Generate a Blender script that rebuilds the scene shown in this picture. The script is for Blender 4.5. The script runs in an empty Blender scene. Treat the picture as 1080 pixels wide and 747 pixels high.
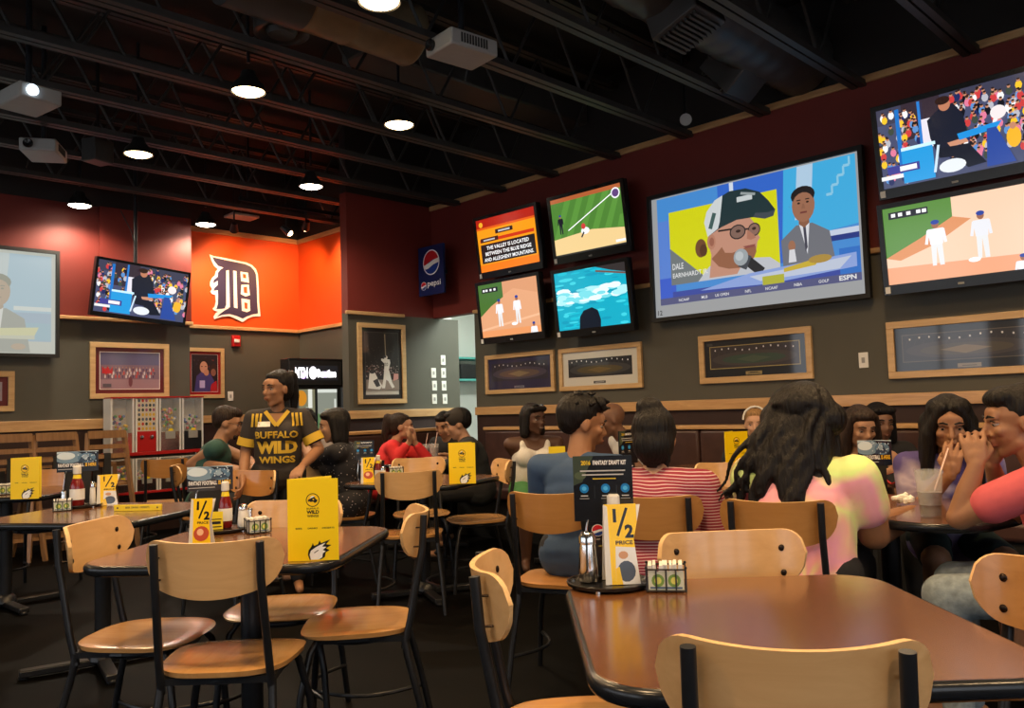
import bpy, bmesh, math, random
from math import sin, cos, pi, radians, sqrt, atan2
from mathutils import Vector, Matrix, Quaternion
V = Vector
sc = bpy.context.scene
COL = bpy.context.collection
random.seed(7)

# ------------------------------------------------------------------ camera
CAM_H = 1.22
YAW, PITCH, ROLL, FOC = radians(45.03), radians(3.69), radians(-1.77), 876.7
_F = V((cos(PITCH)*cos(YAW), cos(PITCH)*sin(YAW), sin(PITCH)))
_r = _F.cross(V((0, 0, 1))).normalized()
_u = _r.cross(_F)
_R = _r*cos(ROLL) + _u*sin(ROLL)
_U = _u*cos(ROLL) - _r*sin(ROLL)
CAMP = V((0, 0, CAM_H))
def ray(px, py):
    return _F + _R*((px-540)/FOC) - _U*((py-373.5)/FOC)
def at_z(px, py, z):
    d = ray(px, py); return CAMP + d*((z-CAM_H)/d.z)
def at_y(px, py, y):
    d = ray(px, py); return CAMP + d*(y/d.y)
def at_x(px, py, x):
    d = ray(px, py); return CAMP + d*(x/d.x)
def at_d(px, py, depth):
    return CAMP + ray(px, py)*depth

def make_camera():
    cd = bpy.data.cameras.new('camera'); co = bpy.data.objects.new('camera', cd)
    COL.objects.link(co)
    m = Matrix((( _R.x, _U.x, -_F.x, 0), (_R.y, _U.y, -_F.y, 0), (_R.z, _U.z, -_F.z, CAM_H), (0, 0, 0, 1)))
    co.matrix_world = m
    cd.sensor_fit = 'HORIZONTAL'; cd.sensor_width = 36; cd.lens = 36*FOC/1080
    cd.clip_start = 0.05
    sc.camera = co
make_camera()

# ------------------------------------------------------------------ materials
def _principled(name):
    m = bpy.data.materials.new(name); m.use_nodes = True
    nt = m.node_tree; b = nt.nodes['Principled BSDF']
    return m, nt, b
def mat(name, col, rough=.5, metal=0, var=0, scale=20, bump=0, stretch=None, coat=0, trans=0, ior=1.45, emit=None, estr=0, alpha=1, spec=None):
    m, nt, b = _principled(name)
    c = (*col, 1)
    b.inputs['Base Color'].default_value = c
    b.inputs['Roughness'].default_value = rough
    b.inputs['Metallic'].default_value = metal
    b.inputs['IOR'].default_value = ior
    if spec is not None: b.inputs['Specular IOR Level'].default_value = spec
    if coat: b.inputs['Coat Weight'].default_value = coat; b.inputs['Coat Roughness'].default_value = .12
    if trans: b.inputs['Transmission Weight'].default_value = trans
    if alpha < 1: b.inputs['Alpha'].default_value = alpha
    if emit: b.inputs['Emission Color'].default_value = (*emit, 1); b.inputs['Emission Strength'].default_value = estr
    if var or bump:
        tc = nt.nodes.new('ShaderNodeTexCoord'); mp = nt.nodes.new('ShaderNodeMapping')
        nt.links.new(tc.outputs['Object'], mp.inputs['Vector'])
        if stretch: mp.inputs['Scale'].default_value = stretch
        n = nt.nodes.new('ShaderNodeTexNoise'); n.inputs['Scale'].default_value = scale; n.inputs['Detail'].default_value = 5
        nt.links.new(mp.outputs['Vector'], n.inputs['Vector'])
        if var:
            r = nt.nodes.new('ShaderNodeValToRGB')
            r.color_ramp.elements[0].position = .3; r.color_ramp.elements[1].position = .7
            r.color_ramp.elements[0].color = (*[x*(1-var) for x in col], 1)
            r.color_ramp.elements[1].color = (*[min(1, x*(1+var)) for x in col], 1)
            nt.links.new(n.outputs['Fac'], r.inputs['Fac']); nt.links.new(r.outputs['Color'], b.inputs['Base Color'])
        if bump:
            bp = nt.nodes.new('ShaderNodeBump'); bp.inputs['Strength'].default_value = bump; bp.inputs['Distance'].default_value = .01
            nt.links.new(n.outputs['Fac'], bp.inputs['Height']); nt.links.new(bp.outputs['Normal'], b.inputs['Normal'])
    return m
def wood(name, c1, c2, rough=.35, axis='X', scale=6, coat=.3, wave=True):
    m, nt, b = _principled(name)
    tc = nt.nodes.new('ShaderNodeTexCoord'); mp = nt.nodes.new('ShaderNodeMapping')
    nt.links.new(tc.outputs['Object'], mp.inputs['Vector'])
    s = {'X': (1, 9, 9), 'Y': (9, 1, 9), 'Z': (9, 9, 1)}[axis]; mp.inputs['Scale'].default_value = s
    n = nt.nodes.new('ShaderNodeTexNoise'); n.inputs['Scale'].default_value = scale; n.inputs['Detail'].default_value = 6; n.inputs['Roughness'].default_value = .6
    n.inputs['Distortion'].default_value = .6
    nt.links.new(mp.outputs['Vector'], n.inputs['Vector'])
    r = nt.nodes.new('ShaderNodeValToRGB')
    r.color_ramp.elements[0].position = .3; r.color_ramp.elements[1].position = .72
    r.color_ramp.elements[0].color = (*c1, 1); r.color_ramp.elements[1].color = (*c2, 1)
    nt.links.new(n.outputs['Fac'], r.inputs['Fac']); nt.links.new(r.outputs['Color'], b.inputs['Base Color'])
    b.inputs['Roughness'].default_value = rough
    b.inputs['Coat Weight'].default_value = coat; b.inputs['Coat Roughness'].default_value = .15
    return m
def attr_mat(name, rough=.5, emit=0, coat=0, gain=None):
    m, nt, b = _principled(name)
    a = nt.nodes.new('ShaderNodeAttribute'); a.attribute_name = 'Col'
    b.inputs['Roughness'].default_value = rough
    if emit:
        b.inputs['Base Color'].default_value = (.01, .01, .012, 1)
        nt.links.new(a.outputs['Color'], b.inputs['Emission Color']); b.inputs['Emission Strength'].default_value = emit
    else:
        nt.links.new(a.outputs['Color'], b.inputs['Base Color'])
        if coat: b.inputs['Coat Weight'].default_value = coat; b.inputs['Coat Roughness'].default_value = .05
    return m
def srgb(r, g, b):
    f = lambda x: (x/255/12.92) if x/255 <= .04045 else ((x/255+.055)/1.055)**2.4
    return (f(r), f(g), f(b))

M = {}
M['red_wall'] = mat('red_paint', (.155, .019, .013), .55, var=.05, scale=3)
M['warm_lit_wall'] = mat('warm_lit_red_paint', (.62, .075, .008), .5, var=.04, scale=3)  # red alcove wall with the warm spotlight glow put into its colour
M['grey_wall'] = mat('olive_grey_paint', (.080, .075, .057), .6, var=.05, scale=3)
M['low_wall'] = mat('dark_maroon_paint', (.030, .012, .010), .6, var=.1, scale=4)
M['black_wall'] = mat('black_upper_paint', (.016, .013, .012), .7, var=.1, scale=4)
M['ceil'] = mat('black_deck_paint', (.012, .0115, .011), .8, var=.3, scale=3)
M['joist'] = mat('black_steel_paint', (.032, .030, .028), .5, var=.2, scale=8)
M['duct'] = mat('black_duct_paint', (.05, .048, .046), .42, var=.15, scale=5)
M['duct_tan'] = mat('tan_duct_metal', (.22, .16, .09), .4, metal=.3, var=.2, scale=5)
M['trim'] = wood('pine_trim', (.42, .23, .09), (.62, .38, .17), .4, 'X', 3)
M['trimy'] = wood('pine_trim_side', (.42, .23, .09), (.62, .38, .17), .4, 'Y', 3)
M['ply'] = wood('maple_plywood', (.60, .345, .145), (.73, .46, .215), .3, 'X', 2.2, .45)
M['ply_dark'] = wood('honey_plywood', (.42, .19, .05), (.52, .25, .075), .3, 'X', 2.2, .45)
M['seat_ply'] = wood('seat_plywood', (.52, .26, .085), (.66, .37, .14), .24, 'Y', 2.2, .5)
M['edge_ply'] = mat('plywood_edge', (.72, .47, .22), .4, var=.15, scale=60)
M['steel'] = mat('black_chair_steel', (.012, .013, .016), .32, var=.2, scale=30)
M['bolt'] = mat('dark_bolt', (.03, .02, .015), .3, metal=.8)
M['table'] = wood('cherry_laminate', (.125, .047, .017), (.175, .070, .026), .22, 'X', 14, .5)
M['tedge'] = mat('black_table_edge', (.012, .014, .018), .25)
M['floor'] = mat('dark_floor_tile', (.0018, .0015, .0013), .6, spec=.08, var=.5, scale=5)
M['chrome'] = mat('chrome', (.75, .74, .72), .15, metal=1)
M['pane'] = mat('display_pane', (.8, .85, .88), .05, alpha=.07)
M['alu'] = mat('bright_aluminium', (.72, .72, .71), .35)
M['glass'] = mat('clear_glass', (.8, .84, .86), .08, alpha=.22)
M['white'] = mat('white_plastic', (.75, .74, .70), .4)
M['grey_plastic'] = mat('grey_plastic', (.33, .325, .31), .45, var=.05, scale=10)
M['black'] = mat('black_plastic', (.010, .010, .011), .25)
M['matte_black'] = mat('matte_black', (.012, .012, .012), .6)
M['red_metal'] = mat('red_enamel', (.45, .015, .015), .3)
M['booth'] = mat('brown_vinyl', (.055, .026, .023), .42, var=.2, scale=9, bump=.1)
M['bottle_red'] = mat('ketchup_red', (.18, .008, .006), .2, coat=.5)
M['yellow'] = mat('yellow_card', (.88, .68, .02), .45)
M['paper'] = mat('white_paper', (.8, .79, .76), .6)
M['salt'] = mat('salt_white', (.8, .8, .78), .6)
M['straw'] = mat('straw_plastic', (.8, .55, .5), .4)
M['drink'] = mat('dark_soda', (.10, .04, .03), .2)
M['ice'] = mat('icy_drink', (.35, .33, .36), .25, var=.2, scale=60)
M['frame_wood'] = wood('maple_frame', (.50, .31, .13), (.66, .44, .21), .4, 'X', 3, .2)
M['screen'] = attr_mat('screen_light', .15, emit=1.2)
M['screen_dim'] = attr_mat('projected_picture', .5, emit=.82)
M['print'] = attr_mat('printed_card', .4, coat=.25)
M['gloss_print'] = attr_mat('glossy_print', .25, coat=.8)
M['art'] = attr_mat('framed_art', .4, coat=1)
M['lit_print'] = attr_mat('lit_sign_print', .4, emit=1.1)
M['lamp_glow'] = mat('lamp_glow', (1, .8, .5), .5, emit=(1, .72, .38), estr=14)
M['lamp_white'] = mat('lamp_white_glow', (1, .9, .8), .5, emit=(1, .88, .70), estr=22)
M['lamp_shade'] = mat('lamp_shade_metal', (.012, .011, .010), .45)
M['highchair'] = wood('high_chair_wood', (.20, .10, .04), (.31, .165, .07), .4, 'Z', 4, .2)

# ------------------------------------------------------------------ mesh builder
class MB:
    def __init__(s): s.v = []; s.f = []; s.m = []; s.c = []
    def add(s, vs, fs, mi=0):
        o = len(s.v); s.v += [tuple(p) for p in vs]; s.f += [tuple(i+o for i in f) for f in fs]; s.m += [mi]*len(fs); return s
    def box(s, a, b, mi=0, mt=None):
        x0, y0, z0 = a; x1, y1, z1 = b
        vs = [V(p) for p in ((x0,y0,z0),(x1,y0,z0),(x1,y1,z0),(x0,y1,z0),(x0,y0,z1),(x1,y0,z1),(x1,y1,z1),(x0,y1,z1))]
        if mt: vs = [mt @ p for p in vs]
        return s.add(vs, [(0,3,2,1),(4,5,6,7),(0,1,5,4),(1,2,6,5),(2,3,7,6),(3,0,4,7)], mi)
    def bar(s, a, b, w, h, mi=0, up=(0,0,1)):
        a = V(a); b = V(b); d = (b-a).normalized(); u = V(up)
        x = d.cross(u)
        if x.length < 1e-4: x = d.cross(V((1,0,0)))
        x.normalize(); y = x.cross(d).normalized()
        vs = [p + x*(i*w/2) + y*(j*h/2) for p in (a, b) for i, j in ((-1,-1),(1,-1),(1,1),(-1,1))]
        return s.add(vs, [(0,1,2,3),(7,6,5,4),(0,4,5,1),(1,5,6,2),(2,6,7,3),(3,7,4,0)], mi)
    def tube(s, pts, r, n=10, mi=0, cap=True):
        pts = [V(p) for p in pts]; rs = r if isinstance(r, (list, tuple)) else [r]*len(pts)
        vs = []; prev = None
        for i, p in enumerate(pts):
            t = (pts[min(i+1, len(pts)-1)] - pts[max(i-1, 0)]).normalized()
            if prev is None:
                x = t.cross(V((0,0,1)))
                if x.length < .05: x = t.cross(V((1,0,0)))
            else: x = prev - t*prev.dot(t)
            x.normalize(); prev = x; y = t.cross(x)
            vs += [p + (x*cos(2*pi*k/n) + y*sin(2*pi*k/n))*rs[i] for k in range(n)]
        fs = []
        for i in range(len(pts)-1):
            for k in range(n):
                fs.append((i*n+k, i*n+(k+1)%n, (i+1)*n+(k+1)%n, (i+1)*n+k))
        if cap: fs.append(tuple(range(n))[::-1]); fs.append(tuple((len(pts)-1)*n+k for k in range(n)))
        return s.add(vs, fs, mi)
    def lathe(s, prof, c=(0,0,0), n=20, mi=0, cap=True):
        c = V(c); vs = []
        for r, z in prof: vs += [c + V((r*cos(2*pi*k/n), r*sin(2*pi*k/n), z)) for k in range(n)]
        fs = []
        for i in range(len(prof)-1):
            for k in range(n): fs.append((i*n+k, i*n+(k+1)%n, (i+1)*n+(k+1)%n, (i+1)*n+k))
        if cap: fs.append(tuple(range(n))[::-1]); fs.append(tuple((len(prof)-1)*n+k for k in range(n)))
        return s.add(vs, fs, mi)
    def ell(s, c, r, n=16, mi=0, rot=None):
        c = V(c); r = (r,)*3 if not hasattr(r, '__len__') else r
        vs = []; m = n//2
        for i in range(1, m):
            th = pi*i/m
            for k in range(n):
                p = V((r[0]*sin(th)*cos(2*pi*k/n), r[1]*sin(th)*sin(2*pi*k/n), r[2]*cos(th)))
                if rot: p = rot @ p
                vs.append(c+p)
        a = V((0,0,r[2])); b = V((0,0,-r[2]))
        if rot: a = rot @ a; b = rot @ b
        vs += [c+a, c+b]; T = len(vs)-2; fs = []
        for i in range(m-2):
            for k in range(n): fs.append((i*n+k, (i+1)*n+k, (i+1)*n+(k+1)%n, i*n+(k+1)%n))
        for k in range(n):
            fs.append((T, k, (k+1)%n)); fs.append((T+1, (m-2)*n+(k+1)%n, (m-2)*n+k))
        return s.add(vs, fs, mi)
    def cap(s, a, b, ra, rb, n=14, mi=0):
        a = V(a); b = V(b); d = b-a; L = d.length
        if L < 1e-5: return s.ell(a, ra, n, mi)
        q = V((0,0,1)).rotation_difference(d.normalized()).to_matrix()
        prof = []
        for i in range(1, 5):
            t = pi/2*i/4; prof.append((ra*sin(t), -ra*cos(t)))
        for i in range(0, 4):
            t = pi/2*i/4; prof.append((rb*cos(t), L+rb*sin(t)))
        vs = []
        for r, z in prof: vs += [a + q @ V((r*cos(2*pi*k/n), r*sin(2*pi*k/n), z)) for k in range(n)]
        P = len(prof); vs += [a + q @ V((0,0,-ra)), a + q @ V((0,0,L+rb))]
        fs = []
        for i in range(P-1):
            for k in range(n): fs.append((i*n+k, i*n+(k+1)%n, (i+1)*n+(k+1)%n, (i+1)*n+k))
        for k in range(n):
            fs.append((P*n, (k+1)%n, k)); fs.append((P*n+1, (P-1)*n+k, (P-1)*n+(k+1)%n))
        return s.add(vs, fs, mi)
    def prism(s, pts, z0, z1, mi=0, mt=None):
        n = len(pts); vs = [V((x, y, z)) for z in (z0, z1) for x, y in pts]
        if mt: vs = [mt @ p for p in vs]
        return s.add(vs, [tuple(range(n))[::-1], tuple(range(n, 2*n))] + [(k, (k+1)%n, n+(k+1)%n, n+k) for k in range(n)], mi)
    def build(s, name, m, parent=None, smooth=40, bevel=0, loc=None, rotz=0, seg=2):
        me = bpy.data.meshes.new(name); me.from_pydata(s.v, [], s.f)
        for mm in (m if isinstance(m, (list, tuple)) else [m]): me.materials.append(mm)
        me.polygons.foreach_set('material_index', s.m)
        if smooth:
            me.polygons.foreach_set('use_smooth', [True]*len(me.polygons)); me.update()
            try: me.set_sharp_from_angle(angle=radians(smooth))
            except Exception: pass
        me.update()
        o = bpy.data.objects.new(name, me); COL.objects.link(o)
        if parent: o.parent = parent
        if loc is not None: o.location = loc
        if rotz: o.rotation_euler.z = rotz
        if bevel:
            b = o.modifiers.new('bevel', 'BEVEL'); b.width = bevel; b.segments = seg; b.limit_method = 'ANGLE'; b.angle_limit = radians(35)
        return o

def tag(o, label=None, cat=None, group=None, kind=None):
    if label: o['label'] = label
    if cat: o['category'] = cat
    if group: o['group'] = group
    if kind: o['kind'] = kind
    return o
def thing(name, loc, rotz=0, label=None, cat=None, group=None):
    o = bpy.data.objects.new(name, None); COL.objects.link(o); o.empty_display_size = .1
    o.location = loc; o.rotation_euler.z = rotz
    return tag(o, label, cat, group)
def copy_tree(o, parent=None):
    c = o.copy(); COL.objects.link(c)
    if parent is not None: c.parent = parent
    for ch in [k for k in bpy.data.objects if k.parent == o]: copy_tree(ch, c)
    return c
def struct(name, mb, m, **k):
    return tag(mb.build(name, m, **k), kind='structure')

# ------------------------------------------------------------------ flat pictures as layered coloured shapes
_tc = {}
def text_mesh(t, bold=0):
    if (t, bold) in _tc: return _tc[(t, bold)]
    cu = bpy.data.curves.new('lettering', 'FONT'); cu.body = t; cu.resolution_u = 2; cu.offset = bold
    ob = bpy.data.objects.new('lettering', cu); COL.objects.link(ob)
    bpy.context.view_layer.update()
    me = bpy.data.meshes.new_from_object(ob.evaluated_get(bpy.context.evaluated_depsgraph_get()))
    vs = [tuple(v.co) for v in me.vertices]; fs = [tuple(p.vertices) for p in me.polygons]
    bpy.data.objects.remove(ob); bpy.data.curves.remove(cu); bpy.data.meshes.remove(me)
    _tc[(t, bold)] = (vs, fs); return vs, fs
class Pic:
    """flat picture: x to the right 0..w, y up 0..h, facing local -Y"""
    STEP = .00004
    def __init__(s, w, h, bg=None):
        s.w, s.h = w, h; s.v = []; s.f = []; s.c = []; s.l = 0
        if bg: s.rect(0, 0, 1, 1, bg)
    def _put(s, pts, fs, col, raw=False):
        o = len(s.v); s.v += [(x, -s.l*s.STEP, y) for x, y in pts]
        s.f += [tuple(i+o for i in f) for f in fs]; s.c += [col]*len(fs); s.l += 1
    def poly(s, pts, col):
        for ax, lim, sg in ((0, 0, 1), (0, 1, -1), (1, 0, 1), (1, 1, -1)):     # keep every shape inside the picture
            if all((p[ax]-lim)*sg >= -1e-9 for p in pts): continue
            out = []
            for i in range(len(pts)):
                a, b = pts[i-1], pts[i]; da, db = (a[ax]-lim)*sg, (b[ax]-lim)*sg
                if (da >= 0) != (db >= 0):
                    t = da/(da-db); out.append((a[0]+(b[0]-a[0])*t, a[1]+(b[1]-a[1])*t))
                if db >= 0: out.append(b)
            pts = out
            if len(pts) < 3: return
        pts = [(x*s.w, y*s.h) for x, y in pts]
        a = sum(pts[i][0]*pts[(i+1)%len(pts)][1]-pts[(i+1)%len(pts)][0]*pts[i][1] for i in range(len(pts)))
        if a < 0: pts = pts[::-1]
        s._put(pts, [tuple(range(len(pts)))], col)
    def rect(s, x0, y0, x1, y1, col): s.poly([(x0,y0),(x1,y0),(x1,y1),(x0,y1)], col)
    def ell(s, cx, cy, rx, ry, col, n=16, a0=0, a1=360):
        # rx as a share of width, ry as a share of height
        p = [(cx+rx*cos(radians(a0+(a1-a0)*k/n)), cy+ry*sin(radians(a0+(a1-a0)*k/n))) for k in range(n if a1-a0 >= 360 else n+1)]
        s.poly(p, col)
    def line(s, x0, y0, x1, y1, t, col):
        a = V((x0*s.w, y0*s.h)); b = V((x1*s.w, y1*s.h)); d = b-a; n = V((-d.y, d.x)).normalized()*t*s.h/2
        s.poly([(q.x/s.w, q.y/s.h) for q in (a-n, b-n, b+n, a+n)], col)
    def text(s, t, x, y, hh, col, width=None, bold=.01, align='C', skew=0, rot=0):
        vs, fs = text_mesh(t, bold)
        if not vs: return
        x0 = min(p[0] for p in vs); x1 = max(p[0] for p in vs); y1 = max(p[1] for p in vs); y0 = min(p[1] for p in vs)
        ky = hh*s.h/max(1e-6, (y1-y0)); kx = ky if width is None else width*s.w/(x1-x0)
        W = (x1-x0)*kx; ox = x*s.w - {'C': W/2, 'L': 0, 'R': W}[align]
        pts = []
        for p in vs:
            a = (p[0]-x0)*kx; b = (p[1]-y0)*ky; a += skew*b
            pts.append((a, b))
        if rot:
            c_, s_ = cos(rot), sin(rot); pts = [(a*c_-b*s_, a*s_+b*c_) for a, b in pts]
        s._put([(ox+a, y*s.h+b) for a, b in pts], fs, col)
    def build(s, name, m, parent=None, loc=(0,0,0), rotz=0, rot=None):
        me = bpy.data.meshes.new(name); me.from_pydata(s.v, [], s.f); me.materials.append(m)
        at = me.color_attributes.new('Col', 'FLOAT_COLOR', 'CORNER')
        data = []
        for f, c in zip(s.f, s.c): data += [c[0], c[1], c[2], 1]*len(f)
        at.data.foreach_set('color', data); me.update()
        o = bpy.data.objects.new(name, me); COL.objects.link(o); o.parent = parent; o.location = loc
        if rot: o.rotation_euler = rot
        else: o.rotation_euler.z = rotz
        return o
C = srgb
BLK = C(12,12,14); WHT = C(245,245,245); YEL = C(250,205,0)
# ------------------------------------------------------------------ the room
XW, YP, YA, YD, XS = 6.2, 7.49, 9.3, 9.6, 5.68
ZL, ZC = 2.29, 4.35
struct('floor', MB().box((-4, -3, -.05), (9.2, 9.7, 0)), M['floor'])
struct('ceiling', MB().box((-4, -3, ZC), (9.2, 9.7, ZC+.05)), M['ceil'])
def wall(name, a, b, m): return struct(name, MB().box(a, b), M[m])
# right wall: upper red, middle olive grey, lower maroon
wall('wall_right_upper', (XW, -3, ZL), (XW+.12, YP, 3.6), 'red_wall')
wall('wall_right_top', (XW, -3, 3.6), (XW+.12, YP, ZC), 'black_wall')
wall('wall_right_middle', (XW, -3, 1.19), (XW+.12, 6.78, ZL), 'grey_wall')
wall('wall_right_lower', (XW, -3, 0), (XW+.12, 6.78, 1.19), 'low_wall')
struct('trim_1', MB().box((XW-.03, -3, 1.15), (XW, 6.78, 1.237)), M['trimy'], bevel=.004)
struct('trim_2', MB().box((XW-.03, -3, ZL-.02), (XW, 6.78, ZL+.02)), M['trimy'], bevel=.008)
struct('trim_3', MB().box((XW-.025, -3, 3.555), (XW, 7.49, 3.61)), M['trimy'], bevel=.004)
# back right wall (pillar and switch wall)
wall('wall_back_right_upper', (5.02, YP, ZL), (XW+.12, YP+.12, 3.6), 'red_wall')
wall('wall_back_right_top', (5.02, YP, 3.6), (XW+.12, YP+.12, ZC), 'black_wall')
wall('wall_back_right_middle', (5.02, YP, 1.19), (6.58, YP+.12, ZL), 'grey_wall')
wall('wall_back_right_lower', (5.02, YP, 0), (6.58, YP+.12, 1.19), 'low_wall')
struct('trim_4', MB().box((5.0, YP-.03, 1.15), (6.56, YP, 1.237)), M['trim'], bevel=.004)
struct('trim_5', MB().box((4.98, YP-.035, ZL-.02), (5.76, YP, ZL+.02)), M['trim'], bevel=.008)
# alcove side wall
wall('wall_alcove_side_upper', (XS, YP+.12, ZL), (XS+.1, YD, 3.48), 'warm_lit_wall')
wall('wall_alcove_side_top', (XS, YP+.12, 3.48), (XS+.1, YD, ZC), 'black_wall')
wall('wall_alcove_side_lower', (XS, YP+.12, 0), (XS+.1, YD, ZL), 'grey_wall')
struct('trim_6', MB().box((XS-.04, YP+.14, ZL-.02), (XS, YD, ZL+.025)), M['trimy'], bevel=.008)
struct('trim_7', MB().box((XS-.025, YP+.14, 3.44), (XS, YD, 3.50)), M['trimy'], bevel=.004)
# alcove back wall
wall('wall_alcove_back_upper', (4.09, YD, ZL), (XS+.1, YD+.1, 3.48), 'warm_lit_wall')
wall('wall_alcove_back_top', (4.09, YD, 3.48), (XS+.1, YD+.1, ZC), 'black_wall')
wall('wall_alcove_back_middle', (4.09, YD, 1.19), (XS+.1, YD+.1, ZL), 'grey_wall')
wall('wall_alcove_back_lower', (4.09, YD, 0), (XS+.1, YD+.1, 1.19), 'low_wall')
struct('trim_8', MB().box((4.09, YD-.04, ZL-.02), (XS-.04, YD, ZL+.025)), M['trim'], bevel=.008)
struct('trim_9', MB().box((4.09, YD-.025, 3.44), (XS-.03, YD, 3.50)), M['trim'], bevel=.004)
struct('trim_10', MB().box((4.09, YD-.03, 1.15), (XS, YD, 1.237)), M['trim'], bevel=.004)
# back left wall
wall('wall_back_left_upper', (-4, YA, ZL), (4.09, YA+.4, 3.5), 'red_wall')
wall('wall_back_left_top', (-4, YA, 3.5), (4.09, YA+.4, ZC), 'black_wall')
wall('wall_back_left_projection', (3.1, YA-.05, ZL+.02), (4.09, YA, 3.5), 'red_wall')
wall('wall_back_left_middle', (-4, YA, 1.19), (4.09, YA+.4, ZL), 'grey_wall')
wall('wall_back_left_lower', (-4, YA, 0), (4.09, YA+.4, 1.19), 'low_wall')
struct('trim_11', MB().box((-4, YA-.06, ZL-.02), (4.11, YA, ZL+.02)), M['trim'], bevel=.008)
struct('trim_12', MB().box((-4, YA-.03, 1.13), (4.09, YA, 1.237)), M['trim'], bevel=.004)
# window walls behind and beside the viewer
def window_wall(name, axis, pos, a, b, wins, z0=.8, z1=2.7):
    mb = MB()
    t = .12
    def bx(u0, u1, q0, q1):
        if u1 <= u0: return
        if axis == 'x': mb.box((pos-t, u0, q0), (pos, u1, q1))
        else: mb.box((u0, pos-t, q0), (u1, pos, q1))
    bx(a, b, 0, z0); bx(a, b, z1, ZC); u = a
    for w0, w1 in wins: bx(u, w0, z0, z1); u = w1
    bx(u, b, z0, z1)
    struct(name, mb, M['grey_wall'])
    for i, (w0, w1) in enumerate(wins):
        f = MB(); g = .05
        for u0, u1, q0, q1 in ((w0, w1, z0, z0+g), (w0, w1, z1-g, z1), (w0, w0+g, z0+g, z1-g), (w1-g, w1, z0+g, z1-g), ((w0+w1)/2-g/2, (w0+w1)/2+g/2, z0+g, z1-g)):
            if axis == 'x': f.box((pos-.09, u0, q0), (pos-.03, u1, q1))
            else: f.box((u0, pos-.09, q0), (u1, pos-.03, q1))
        struct('window_%d' % (len([o for o in bpy.data.objects if o.name.startswith('window_')])+1), f, M['black'])
window_wall('wall_left', 'x', -4, -3, 9.7, [(.2, 1.9), (2.3, 4.0), (4.4, 6.1), (6.5, 8.2)])
window_wall('wall_front', 'y', -3, -4, 6.32, [(-3.4, -1.4), (-1.0, 1.0), (1.4, 3.4)])
# kitchen beyond the opening
wall('wall_kitchen_back', (6.58, 9.2, 0), (9.2, 9.3, ZC), 'white')
wall('wall_kitchen_side', (9.1, 5.5, 0), (9.2, 9.2, ZC), 'white')
wall('wall_kitchen_near', (6.32, 5.4, 0), (9.1, 5.5, ZC), 'white')
wall('wall_kitchen_left', (6.46, YP+.12, 0), (6.58, 9.3, ZC), 'white')
struct('ceiling_kitchen', MB().box((6.32, 5.5, 2.95), (9.1, 9.2, 3.0)), M['white'])
shelf = thing('wire_shelf', (7.85, 9.0, 0), 0, 'kitchen shelf with pale green edged boards seen through the narrow opening', 'shelf')
TEAL = mat('teal_shelf_edge', (.10, .42, .38), .4)
for z in (1.62, 1.93): MB().box((-.3, -.18, z), (.9, .18, z+.03)).build('shelf_board', TEAL, shelf, bevel=.004)
for x in (-.28, .88): MB().box((x-.015, -.16, 0), (x+.015, .16, 2.2)).build('upright', M['grey_plastic'], shelf)
tag(MB().box((7.82, 8.86, 1.65), (8.4, 9.15, 1.86)).build('storage_bin', M['matte_black'], bevel=.02), 'black bin sitting on the kitchen shelf beyond the opening', 'bin')
kl = thing('kitchen_light', (7.1, 6.35, 2.95), 0, 'fluorescent ceiling fixture in the kitchen beyond the opening', 'ceiling light')
MB().box((-.6, -.15, -.05), (.6, .15, 0)).build('housing', M['white'], kl)
MB().box((-.58, -.13, -.06), (.58, .13, -.05)).build('diffuser', mat('fluorescent', (1,1,1), .5, emit=(.9, 1, .93), estr=5), kl)

for lx, ly, le_ in ((7.1, 6.35, 95), (7.9, 8.2, 9)):
    ld = bpy.data.lights.new('kitchen_tube', 'AREA'); ld.energy = le_; ld.shape = 'RECTANGLE'; ld.size = 1.1; ld.size_y = .25; ld.color = (.88, 1, .90)
    lo = bpy.data.objects.new('kitchen_tube', ld); COL.objects.link(lo); lo.location = (lx, ly, 2.88)
# ------------------------------------------------------------------ joists
def joist(y):
    mb = MB(); z0, z1 = 3.53, 4.2; x0, x1 = -3.9, 6.19
    for zz in (z0, z1):
        mb.box((x0, y-.055, zz), (x1, y-.008, zz+.045)); mb.box((x0, y+.008, zz), (x1, y+.055, zz+.045))
    o = mb.build('joist', M['joist']); 
    w = MB(); x = x0+.3; k = 0
    while x < x1-.4:
        w.tube([(x, y, z0+.02 if k % 2 == 0 else z1+.02), (x+.38, y, z1+.02 if k % 2 == 0 else z0+.02)], .012, 6); x += .38; k += 1
    w.build('web', M['joist'], o)
    return o
JY = [-2.0, -1.2, -.4, .3, .98, 1.66, 2.43, 3.2, 3.93, 4.72, 5.5, 6.25, 7.0, 7.75, 8.6]
ords = ['first', 'second', 'third', 'fourth', 'fifth', 'sixth', 'seventh', 'eighth', 'ninth', 'tenth', 'eleventh', 'twelfth', 'thirteenth', 'fourteenth', 'fifteenth']
for i, y in enumerate(JY):
    j = joist(y)
    if y < YP-.1 or True:
        tag(j, 'black open-web steel ceiling joist, %s counting from the back left wall' % ords[len(JY)-1-i], 'joist', 'ceiling joists')

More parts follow.
